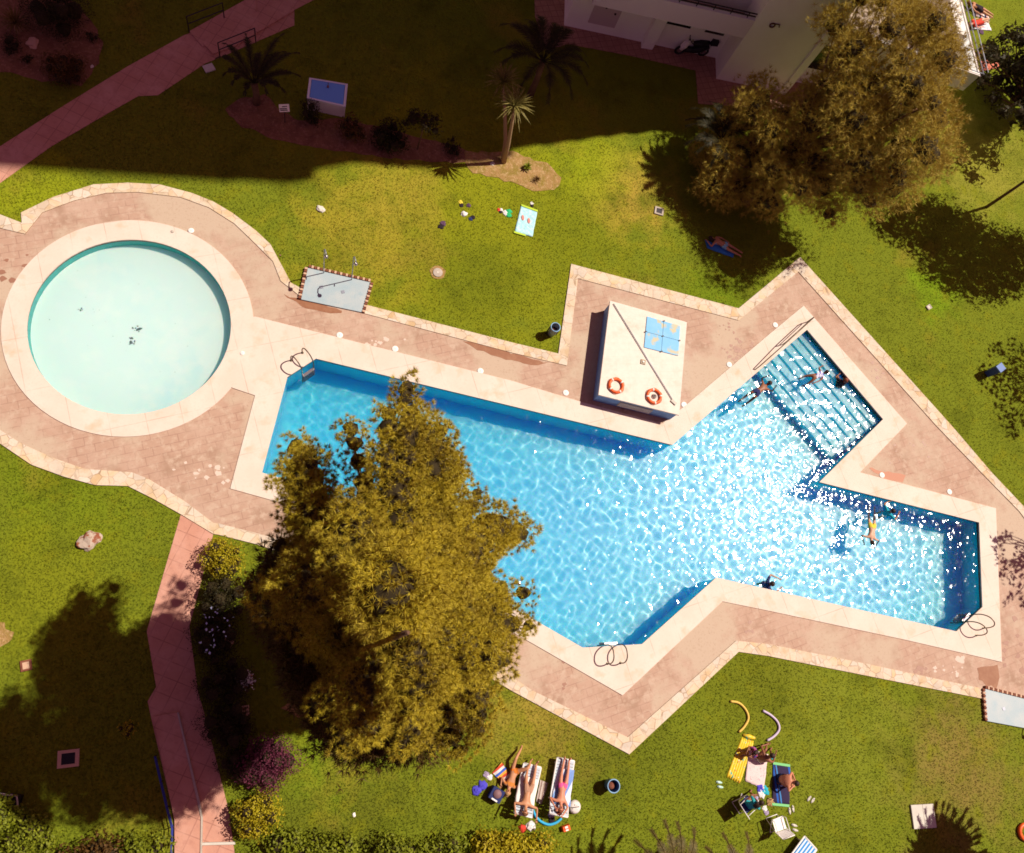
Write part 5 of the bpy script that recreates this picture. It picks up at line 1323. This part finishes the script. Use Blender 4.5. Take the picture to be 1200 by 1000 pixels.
def stripes(name, cols, freq, ang, w_=None):
    """woven stripes: colours repeating along one direction"""
    def f(t, co, cur):
        N, L = t.nodes, t.links
        mp = N.new('ShaderNodeMapping'); mp.inputs['Rotation'].default_value[2] = ang; mp.inputs['Scale'].default_value = (freq, freq, freq); L.new(co, mp.inputs[0])
        sx = N.new('ShaderNodeSeparateXYZ'); L.new(mp.outputs[0], sx.inputs[0])
        fr = N.new('ShaderNodeMath'); fr.operation = 'FRACT'; L.new(sx.outputs[0], fr.inputs[0])
        cr = N.new('ShaderNodeValToRGB'); cr.color_ramp.interpolation = 'CONSTANT'; L.new(fr.outputs[0], cr.inputs[0])
        e = cr.color_ramp.elements
        while len(e) < len(cols): e.new(.5)
        for i, c in enumerate(cols): e[i].position = (w_[i] if w_ else i / len(cols)); e[i].color = (*c, 1)
        return cr.outputs[0]
    return mat(name, cols[0], .9, (), (60, .2, .004), extra=f)
l1 = lounger(624, 897, 611, 954, 'white slatted lounger with a man on a white towel, the left one of the pair')
towel([(610, 908), (631, 914), (624, 948), (603, 941)], 'white towel spread on the left lounger under the sunbathing man', cloth('white_towel', (.72, .68, .66)), .355, 2, .01, zf=lambda u_, v_: .16 * max(0, v_ - .72) / .28)
l2 = lounger(663, 890, 652, 954, 'white slatted lounger with a woman on a blue towel, the right one of the pair')
towel([(655, 900), (673, 903), (667, 945), (645, 940)], 'blue and white towel spread on the right lounger under the woman', stripes('blue_white_towel', [(.18, .30, .62), (.62, .66, .78), (.20, .34, .66)], 1.6, .6), .355, 3, .01, zf=lambda u_, v_: .14 * max(0, v_ - .72) / .28)
def lie_on(l, lab, J, **k):
    r, L_, hb, back = l
    for n_, v in list(J.items()):
        if n_ == 'face': continue
        v.y += -.02
        if v.y > hb - .05: v.z += (v.y - hb + .05) * back / (L_ / 2 - hb)
        v.z += .35
    person(lab, J, r.location.copy(), r.rotation_euler.z, **k)
J = pose('supine', elbL=(-.42, .50, .08), wriL=(-.42, .78, .12), elbR=(.40, .50, .08), wriR=(.36, .74, .14), hipL=(-.1, -.05, .13), kneeR=(.20, -.40, .20), ankR=(.16, -.60, .05), toeR=(.2, -.74, .06))
lie_on(l1, 'sunbathing man on his back on the left lounger, both elbows spread', J, skin='tan', hair='brown', wear=[('swim_trunks', TRUNKS, cloth('tan_trunks', (.40, .22, .14)))])
J = pose('supine', elbR=(.40, .42, .08), wriR=(.22, .66, .16), elbL=(-.26, .62, .1), wriL=(-.12, .82, .12))
pk = cloth('pink_bikini', (.70, .10, .28))
lie_on(l2, 'sunbathing woman in a pink bikini on her back on the right lounger', J, skin='red', hair='red', long_hair=True, tail=(0, .2, -.06), wear=[('bikini_bottom', BRIEF, pk), ('bikini_top', chestband(J, .085), cloth('pale_pink_top', (.72, .36, .48)))])
# woman on the bright towel left of the loungers
towel([(577, 906), (594, 922), (600, 912), (588, 893)], 'crumpled multicoloured towel under the woman left of the loungers', stripes('bright_towel', [(.55, .07, .03), (.7, .66, .64), (.05, .12, .5), (.7, .35, .05)], 3, 1.0), .04, 5, .08)
p, rz = aim(602, 904, 596, 921, .1)
J = pose('supine', kneeR=(-.12, -.36, .34), ankR=(-.24, -.66, .10), toeR=(-.22, -.78, .16), kneeL=(-.36, -.28, .40), ankL=(-.42, -.50, .12), toeL=(-.46, -.62, .16), elbL=(-.36, .34, .15), wriL=(-.40, .10, .34), elbR=(.34, .30, .1), wriR=(.30, .52, .10), head=(0, .68, .24), neck=(0, .55, .17))
J['kneeR'], J['ankR'], J['toeR'] = Vector((.14, -.42, .28)), Vector((.04, -.78, .10)), Vector((.06, -.9, .14))
person('tanned woman in an orange bikini lying left of the loungers with bent knees', J, p - Vector((0, 0, .02)), rz, 'tan', 'fair', True, [('bikini_bottom', BRIEF, cloth('orange_bikini', (.55, .16, .02))), ('bikini_top', chestband(J, .085), cloth('orange_top', (.55, .20, .04)))], tail=(0, .16, -.1))
def heap(x, y, r_, cols, label, name='clothes', cat='clothes', seed=1, sq=.35, n=5, sx=1.):
    """soft crumpled things: folded lumps of cloth, one part per colour"""
    rr = random.Random(seed); p = at(x, y, 0); r = thing(name, label, cat, (p.x, p.y, 0), rr.uniform(0, 3))
    for ci, c in enumerate(cols):
        m = MB(); a0 = ci * 6.283 / max(1, len(cols)) + rr.uniform(-.3, .3); off = Vector((math.cos(a0) * r_ * .45 * sx, math.sin(a0) * r_ * .45, 0)) if len(cols) > 1 else Vector()
        N1, N2 = 7, 14; rb = r_ * (.62 if len(cols) > 1 else 1.)
        for i in range(N1):
            for j in range(N2):
                th = .5 * math.pi * i / (N1 - 1); a = 6.283 * j / N2; q = Vector((math.sin(th) * math.cos(a) * sx, math.sin(th) * math.sin(a), math.cos(th) * sq))
                k_ = 1 + .55 * noise.noise(Vector((q.x * 2.4 + seed, q.y * 2.4 + ci, q.z * 3))) ; q2 = off + q * rb * k_; q2.z = max(.005, q2.z + .01 * math.sin(9 * a + i)); m.v.append(tuple(q2))
        for i in range(N1 - 1):
            for j in range(N2): m.f.append((i * N2 + j, i * N2 + (j + 1) % N2, (i + 1) * N2 + (j + 1) % N2, (i + 1) * N2 + j)[::-1]); m.mi.append(0)
        m.f.append(tuple((N1 - 1) * N2 + j for j in range(N2))[::-1]); m.mi.append(0)
        m.build('fold' if cat == 'clothes' else 'body', c, r, True)
    return r
CB = {k: cloth(k + '_cloth', c) for k, c in dict(blue=(.07, .06, .50), navy=(.02, .03, .12), white=(.72, .70, .70), red=(.62, .05, .03), teal=(.02, .38, .48), green=(.03, .42, .16), black=(.02, .012, .018), yellow=(.70, .55, .06), pink=(.70, .50, .50), lilac=(.35, .28, .42), purple=(.10, .05, .10)).items()}
r = thing('blue_bag', 'crumpled bright blue bag on the grass left of the woman', 'bag', at(562, 923)); r.location.z = 0
m = MB(); 
r_ = heap(562, 923, .27, [CB['blue'], CB['blue']], 'crumpled bright blue cloth bag left of the tanned woman', 'bag', 'bag', 4, .4); bpy.data.objects.remove(r)
p = at(580, 930); r = thing('cool_box', 'square navy cool box with a round lid left of the pair of loungers', 'cool box', (p.x, p.y, 0), R(-35))
m = MB(); m.box((0, 0, .17), (.42, .40, .34), taper=1.05); m.build('body', CB['navy'], r); m = MB(); m.lathe([(.001, 0), (.15, 0), (.14, .03), (.001, .04)], (0, .03, .34), 18); m.build('lid', mat('brown_lid', (.20, .11, .12), .6), r, True)
m = MB(); m.box((0, -.18, .35), (.22, .05, .02)); m.build('label_patch', MT['white'], r)
heap(572, 909, .17, [CB['lilac'], CB['white']], 'pale crumpled cloth beside the bright blue bag', seed=6)
towel([(633, 914), (643, 918), (634, 943), (628, 939)], 'grey and brown patterned mat on the grass between the two loungers', stripes('patterned_mat', [(.42, .34, .30), (.20, .12, .10), (.50, .44, .40)], 9, .3), .03, 8, .02, 'mat', 'mat')
def noodle(pts, m_, label, rad=.045):
    P_ = P2(pts, rad); o = P_[0]; sm = []; Q = [p - o for p in P_]
    for i in range(len(Q) - 1):
        p_1, p0_, p1_, p2_ = Q[max(0, i - 1)], Q[i], Q[i + 1], Q[min(len(Q) - 1, i + 2)]
        for t in (0, .25, .5, .75): sm.append(.5 * ((2 * p0_) + (p1_ - p_1) * t + (2 * p_1 - 5 * p0_ + 4 * p1_ - p2_) * t * t + (3 * p0_ - p_1 - 3 * p1_ + p2_) * t ** 3))
    sm.append(Q[-1]); m = MB(); m.tube(sm, rad, 10)
    return tag(m.build('pool_noodle', m_, None, True, o), label, 'pool noodle')
noodle([(624, 948), (628, 957), (634, 963), (643, 966.5), (652, 964), (658, 959)], mat('cyan_foam', (.03, .38, .68), .6), 'bright blue foam pool noodle curved round the foot of the loungers')
noodle([(856, 822), (866, 824), (874, 832), (877, 842), (872, 852), (866, 858)], mat('yellow_foam', (.72, .48, .10), .6), 'yellow foam pool noodle curved on the lower lawn')
noodle([(894, 833), (903, 838), (911, 846), (913, 855), (907, 863), (899, 868)], mat('lilac_foam', (.55, .46, .62), .6), 'pale lilac foam pool noodle right of the yellow one')
p = at(672, 945); r = thing('beach_bag', 'round white bag printed with dark marks beside the right lounger', 'bag', (p.x, p.y, 0))
m = MB(); m.lathe([(.001, 0), (.20, .02), (.23, .12), (.19, .22), (.10, .25), (.001, .25)], n=20); m.build('body', mat('printed_white', (.70, .64, .60), .8, [(14, (.05, .03, .02), .60, .64)]), r, True)
m = MB(); m.tube([(-.15, 0, .2), (-.1, .02, .33), (.1, .02, .33), (.15, 0, .2)], .012, 6); m.build('handle', MT['black'], r, True)
heap(646, 958, .20, [CB['lilac'], CB['black']], 'dark crumpled clothes in the shade behind the right lounger', seed=11)
heap(622, 968, .17, [CB['white']], 'white folded cloth on the grass below the left lounger', seed=12, sq=.5)
heap(612, 971, .14, [CB['red']], 'small red cloth beside the white folded cloth', seed=13, sq=.5)
p = at(662.5, 970); r = thing('red_bag', 'small red and white bag on the grass below the right lounger', 'bag', (p.x, p.y, 0), R(12))
m = MB(); m.box((0, 0, .09), (.30, .20, .18), taper=.85); m.build('body', MT['orange'], r); m = MB(); m.box((0, 0, .185), (.10, .15, .012)); m.build('stripe', MT['white'], r); m = MB(); m.tube([(-.1, 0, .18), (0, 0, .26), (.1, 0, .18)], .01, 5); m.build('handle', MT['orange'], r)

# ---------------------------------------------------------------- the group on the right
ang = at(873, 860), at(858, 915)
def airbed():
    c = P2([(873, 858), (887, 862), (868, 919), (852, 911)], .08); ce = sum(c, Vector()) / 4; r = thing('air_mattress', 'yellow patterned air mattress with sagging ribs, partly under a person', 'air mattress', (ce.x, ce.y, 0))
    n = 6; my = mat('yellow_vinyl', (.74, .52, .03), .45, [(5, (.10, .50, .42), .60, .63), (7, (.75, .22, .06), .63, .66), (9, (.75, .70, .60), .62, .66)])
    m = MB()
    for k in range(n):
        u0 = (k + .5) / n; a, b = c[0].lerp(c[1], u0) - ce, c[3].lerp(c[2], u0) - ce
        m.tube([a.lerp(b, t) + Vector((0, 0, -.02 + .012 * math.sin(t * 9))) for t in np.linspace(.12, 1, 14)], [.03] + [.062] * 12 + [.04], 8)
    m.build('ribs', my, r, True)
    m = MB(); a, b = c[0] - ce, c[1] - ce; d_ = (c[3] - c[0]).normalized() * .12
    m.tube([a + d_, (a + b) / 2 + d_ + Vector((0, 0, .03)), b + d_], [.05, .09, .05], 10); m.build('pillow', my, r, True)
airbed()
towel([(878, 878), (900, 884), (895, 925), (873, 915)], 'pale pink towel with a faint print beside the air mattress', mat('pink_towel', (.70, .55, .54), .9, [(9, (.62, .30, .34), .60, .66)], (60, .2, .004)), .03, 21, .03)
p, rz = aim(888, 890, 897, 880, .1)
J = pose('sit', elbL=(-.34, .34, .34), wriL=(-.20, .60, .30), elbR=(.36, .30, .36), wriR=(.22, .56, .40))
person('brown skinned person sitting on the pink towel leaning forwards', J, p - Vector((0, 0, .08)), rz, 'brown', 'dark', False, [('swim_trunks', TRUNKS, CB['white'])])
p, rz = aim(882, 879, 872, 882, .1)
J = pose('sit')
person('child in a red and blue patterned swimsuit sitting on the yellow air mattress', J, p, rz, 'brown', 'dark', True, [('swimsuit', shirt(J), mat('patterned_swimsuit', (.45, .04, .10), .8, [(14, (.04, .06, .45), .48, .52), (11, (.7, .7, .7), .6, .63)]))], sc=.74)
tw = stripes('dark_striped_towel', [(.03, .02, .06), (.02, .10, .42), (.03, .02, .06), (.05, .22, .50), (.03, .02, .06)], 1.55, .0, [0, .58, .70, .80, .88])
towel([(906, 895), (926, 898), (925, 943), (905, 941)], 'dark striped beach towel with green fringed ends under the seated man', tw, .03, 23, .02)
for a, b, c_, d_ in (((905, 892), (926, 895), (926, 898), (906, 895)), ((905, 941), (925, 943), (925, 946), (905, 944))):
    pass
o_ = bpy.data.objects.get('towel.004') 
for q in ([(906, 893), (926, 896), (926, 899), (906, 896)], [(905, 941), (925, 943), (925, 946), (905, 944)]):
    c = P2(q, .055); m = MB(); m.poly([p_ - o_.location for p_ in c], z=.055 - o_.location.z, thick=.02); m.build('fringe', mat('green_fringe', (.20, .55, .22), .9), o_)
p, rz = aim(912, 912, 924, 916, .1)
J = pose('sit', elbL=(-.34, .30, .42), wriL=(-.10, .52, .36), elbR=(.34, .30, .42), wriR=(.10, .50, .36), head=(0, .38, .70), neck=(0, .26, .60), kneeL=(-.20, .36, .34), kneeR=(.20, .36, .34), ankL=(-.06, .58, .07), ankR=(.06, .58, .07))
J['face'] = Vector((0, .7, -1))
person('heavy set man sitting on the dark striped towel with arms round his knees', J, p - Vector((0, 0, .08)), rz, 'red', 'dark', False, [('swim_trunks', TRUNKS, CB['navy'])], bulk=1.28)
def folding_chair(x, y, hx, hy, label, fm, sm_, arms=True, group=None):
    p, rz = aim(x, y, hx, hy, .35); p.z = 0
    r = thing('folding_chair', label, 'chair', p, rz, group)
    m = MB()
    for s in (-.24, .24):
        m.tube([(s, .22, 0), (s, -.20, .42), (s, -.36, .86)], .016, 6); m.tube([(s, -.28, 0), (s, .22, .42)], .016, 6)
        if arms: m.tube([(s, .22, .42), (s, .20, .60), (s, -.30, .62)], .016, 6)
    m.tube([(-.24, .22, .42), (.24, .22, .42)], .016, 6); m.tube([(-.24, -.36, .86), (.24, -.36, .86)], .016, 6); m.tube([(-.24, .22, .01), (.24, .22, .01)], .014, 6); m.tube([(-.24, -.28, .01), (.24, -.28, .01)], .014, 6)
    m.build('frame', fm, r, True)
    m = MB(); m.box((0, .01, .425), (.46, .42, .018)); m.build('seat', sm_, r)
    m = MB(); m.box((0, -.285, .65), (.46, .015, .40), mtx=Matrix.Rotation(R(20), 4, 'X')); m.build('backrest', sm_, r)
    return r
folding_chair(874, 943, 884, 934, 'folding chair with pale frame and dark seat, a person sitting in it', MT['white'], CB['navy'])
p, rz = aim(874, 943, 884, 934, .35)
J = pose('chair'); 
person('brown skinned woman sitting on the folding chair facing the towels', J, (p.x, p.y, .02), rz, 'brown', 'dark', True, [('swimsuit', shirt(J), cloth('turquoise_swimsuit', (.03, .36, .40)))], sc=.95)
r = folding_chair(912, 966, 909, 956, 'empty white garden chair beside the striped towel, in full sun', MT['white'], MT['white'])
heap(893, 926, .26, [CB['teal'], CB['blue'], CB['white']], 'turquoise and blue clothes heaped between the pink towel and the chair', seed=31)
heap(903, 940, .15, [mat('leopard_cloth', (.45, .28, .12), .9, [(18, (.04, .02, .01), .52, .56)])], 'spotted brown cloth at the corner of the dark striped towel', seed=32)
heap(897, 950, .16, [CB['white'], CB['lilac']], 'white papers and cloth lying left of the empty white chair', seed=33, sq=.2)
heap(886, 938, .16, [CB['lilac'], CB['white']], 'lilac cloth at the feet of the woman in the folding chair', seed=34)
heap(906, 888, .08, [CB['teal']], 'small turquoise cloth at the top corner of the striped towel', seed=35)
def flipflops(x, y, c, label, rz, seed=1):
    p = at(x, y); r = thing('flip_flops', label, 'flip flops', (p.x, p.y, .012), rz)
    for s in (-1, 1):
        m = MB(); m.lathe([(.001, 0), (.05, 0), (.05, .018), (.001, .02)], (s * .075, s * .03, 0), 14, sx=.9, sy=2.5); so_ = m.build('sole', c, r, True)
        m = MB(); m.tube([(s * .075 - .035, s * .03, .015), (s * .075, s * .03 + .07, .04), (s * .075 + .035, s * .03, .015)], .008, 5); m.build('strap', MT['white'], so_)
flipflops(843, 919.5, cloth('mint_rubber', (.45, .68, .62)), 'pale mint flip flops left of the yellow air mattress', R(75))
flipflops(950, 937, MT['slabw'], 'pale flip flops right of the striped towel', R(-50))
flipflops(927, 949, MT['slabw'], 'pale flip flops below the striped towel', R(0))
flipflops(931, 231 + 739, MT['slabw'], 'white flip flops at the foot of the white chair', R(70))
# blue lounger at the bottom edge and orange ring at the right corner
r, L_, hb, bk = lounger(950, 988, 925, 1022, 'blue and white striped lounger at the bottom edge of the picture', .05, None)
m = MB(); m.box((0, 0, .335), (.56, L_ - .1, .012)); m.build('canvas', stripes('blue_canvas', [(.03, .25, .62), (.60, .70, .78)], 8, 0), r)
p = at(1200, 975); r = thing('rubber_ring', 'orange inflatable ring cut off by the right edge', 'rubber ring', (p.x, p.y, 0))
m = MB(); m.tube([(.27 * math.cos(a), .27 * math.sin(a), .08) for a in np.linspace(0, 6.2832, 33)[:-1]], .08, 12, closed=True); m.build('tube', MT['orange'], r, True)
# ---------------------------------------------------------------- the upper lawn
heap(518, 264, .20, [CB['purple'], CB['black']], 'dark clothes alone on the upper lawn, leftmost of the small heaps', seed=41)
heap(540, 239, .16, [CB['yellow'], CB['black']], 'yellow and dark shoes at the top of the middle heap group', seed=42)
heap(549, 241, .10, [CB['purple']], 'small dark cloth right of the yellow and dark shoes', seed=43)
heap(544, 251, .13, [CB['white']], 'white cloth below the yellow and dark shoes', seed=44, sq=.5)
heap(553, 256, .15, [CB['black'], CB['navy']], 'black bag right below the white cloth', 'bag', 'bag', 45)
heap(586, 247, .13, [CB['red'], CB['black'], CB['white']], 'red and black clothes left of the green towel heap', seed=46)
heap(595, 250, .22, [CB['green'], CB['white'], CB['green']], 'green and white crumpled towel left of the pale blue towel', seed=47)
heap(623, 240, .12, [CB['white'], CB['black']], 'white shoes at the top corner of the pale blue towel', seed=48)
tb_ = towel([(611, 240), (630, 247), (624, 277.5), (603, 272)], 'pale blue beach towel printed with pink sandals and lime edges on the upper lawn', mat('pale_blue_towel', (.36, .66, .74), .9, [(7, (.55, .74, .78), .45, .6)], (60, .2, .004)), .03, 9, .01)
for x, y in ((612.5, 256), (619.5, 259.5)):
    q = at(x, y) - tb_.location; m = MB(); m.lathe([(.001, 0), (.055, 0), (.054, .004), (.001, .005)], (q.x, q.y, .028), 18, sx=1, sy=2.3); m.build('printed_sandal', mat('pink_print', (.72, .26, .22), .9), tb_)
for qd in ([(611, 239.5), (630.5, 246.5), (630, 248.5), (611, 241.5)], [(602.5, 271), (616, 275), (616, 277), (602, 273)]):
    c = P2(qd, .05); m = MB(); m.poly([p_ - tb_.location for p_ in c], z=.03, thick=.02); m.build('hem', mat('lime_hem', (.45, .62, .05), .9), tb_)
heap(621, 274, .09, [CB['white'], CB['black']], 'tiny white and black cap on the lower corner of the pale blue towel', 'cap', 'cap', 49)
# person in the shade on the blue mat
bm_ = cloth('blue_mat', (.04, .22, .62))
towel([(829, 276), (839, 280), (861, 302), (826, 290)][0:0] or [(826, 281), (829, 291), (859, 302), (861, 296)], 'blue beach mat in the shade under the sunbather', bm_, .03, 10, .01, 'mat', 'mat')
p, rz = aim(848, 288, 834, 281, .1)
J = pose('prone', elbL=(-.36, .52, .08), wriL=(-.22, .74, .08), elbR=(.30, .22, .08), wriR=(.28, -.04, .08))
person('dark haired woman in a light blue bikini lying face down in the shade', J, p - Vector((0, 0, .06)), rz, 'tan', 'dark', True, [('bikini_bottom', BRIEF, cloth('light_blue_bikini', (.25, .55, .68))), ('bikini_top', chestband(J, .05), cloth('light_blue_top', (.25, .55, .68)))], tail=(0, -.2, .04))
# ---------------------------------------------------------------- in the water
p, rz = aim(888, 459, 899, 451, -.1)
person('swimmer with dark hair gliding away from the steps', pose('swim'), p + Vector((0, 0, -.15)), rz, 'brown', 'dark', False, [('swim_trunks', TRUNKS, CB['navy'])])
p, rz = aim(952, 443, 966, 438, -.1)
J = pose('prone', elbL=(-.34, .50, .10), wriL=(-.38, .74, .06), head=(0, .70, .24), kneeL=(-.22, -.34, -.1), kneeR=(.2, -.34, -.1), ankL=(-.2, -.6, -.2), ankR=(.2, -.6, -.2), toeL=(-.2, -.7, -.2), toeR=(.2, -.7, -.2)); J['face'] = Vector((0, 1, 0))
person('bather in a white and blue top lying across the submerged steps', J, p + Vector((0, 0, .02)), rz, 'brown', 'dark', False, [('shirt', [('belly', 'chest', .17)], mat('white_blue_top', (.65, .65, .72), .8, [(9, (.05, .05, .4), .5, .54)]))], sc=.9)
p, rz = aim(986, 452, 986, 440, -.1)
J = pose('sit', head=(0, .16, .74), neck=(0, .1, .62)); person('curly haired bather sitting on the top pool step by the wall', J, p + Vector((0, 0, -.42)), rz, 'brown', 'red', True, [('swimsuit', shirt(J), CB['black'])], tail=(0, .05, -.22))
p, rz = aim(1022, 618, 1020, 642, -.1)
J = pose('swim', elbL=(-.42, .46, .05), wriL=(-.30, .70, .03), elbR=(.42, .46, .05), wriR=(.30, .70, .03)); person('pale swimmer with a dark head floating in the east arm', J, p + Vector((0, 0, -.13)), rz, 'fair', 'dark', False, [('swim_trunks', TRUNKS, CB['yellow'])])
p, rz = aim(1041, 601, 1046, 597, -.1)
J = pose('stand', elbL=(-.40, .10, 1.30), wriL=(-.36, .34, 1.34), elbR=(.40, .10, 1.30), wriR=(.30, .36, 1.34)); person('bather in a turquoise top standing in the water below the coping', J, p + Vector((0, 0, -1.30)), rz, 'tan', 'dark', False, [('swimsuit', shirt(J), CB['teal'])])
p, rz = aim(901, 685, 912, 684, -.1)
J = pose('stand', elbL=(-.38, .18, 1.34), wriL=(-.22, .46, 1.36), elbR=(.38, .18, 1.34), wriR=(.22, .46, 1.36)); person('dark haired bather in the water at the lower rim with arms held in a ring', J, p + Vector((0, 0, -1.38)), rz, 'tan', 'dark', False, [('swimsuit', shirt(J), CB['navy'])])
# ---------------------------------------------------------------- beyond the terrace
towel([(1141, 10), (1157, 16), (1160, 24), (1140, 18)], 'pink and white towel beyond the terrace railing, upper one', stripes('pink_stripe_towel', [(.65, .45, .42), (.70, .66, .66), (.03, .03, .1)], 3, .2), .03, 61, .02)
towel([(1143, 29), (1158, 26), (1162, 36), (1141, 34)], 'white towel with purple print beyond the terrace railing, lower one', mat('purple_print_towel', (.70, .68, .72), .9, [(9, (.35, .10, .42), .58, .62)]), .03, 62, .02)
p, rz = aim(1146, 12, 1138, 8, .1); J = pose('prone')
person('sunbather in black shorts lying on the upper towel beyond the terrace', J, p, rz, 'tan', 'brown', True, [('shorts', TRUNKS + [('pel', 'belly', .13)], CB['black'])], tail=(0, -.2, .04))
p, rz = aim(1146, 28, 1138, 30, .1); J = pose('supine', kneeL=(-.12, -.35, .3), ankL=(-.1, -.62, .05), toeL=(-.1, -.75, .08))
person('sunbather in a red swimsuit on her back on the lower towel beyond the terrace', J, p, rz, 'fair', 'fair', True, [('swimsuit', shirt(J) + TRUNKS, CB['red'])], tail=(0, .2, -.06))
heap(1150, 38, .16, [CB['purple']], 'brown bag beside the lower towel beyond the terrace', 'bag', 'bag', 63)
s = MB(); s.poly(P2([(1147, 62), (1162, 60), (1172, 80), (1150, 84)]), z=.04, thick=.05); tag(s.build('paved_patch', mat('red_patch', (.55, .16, .10), .8)), **STR)
bpy.context.view_layer.update()
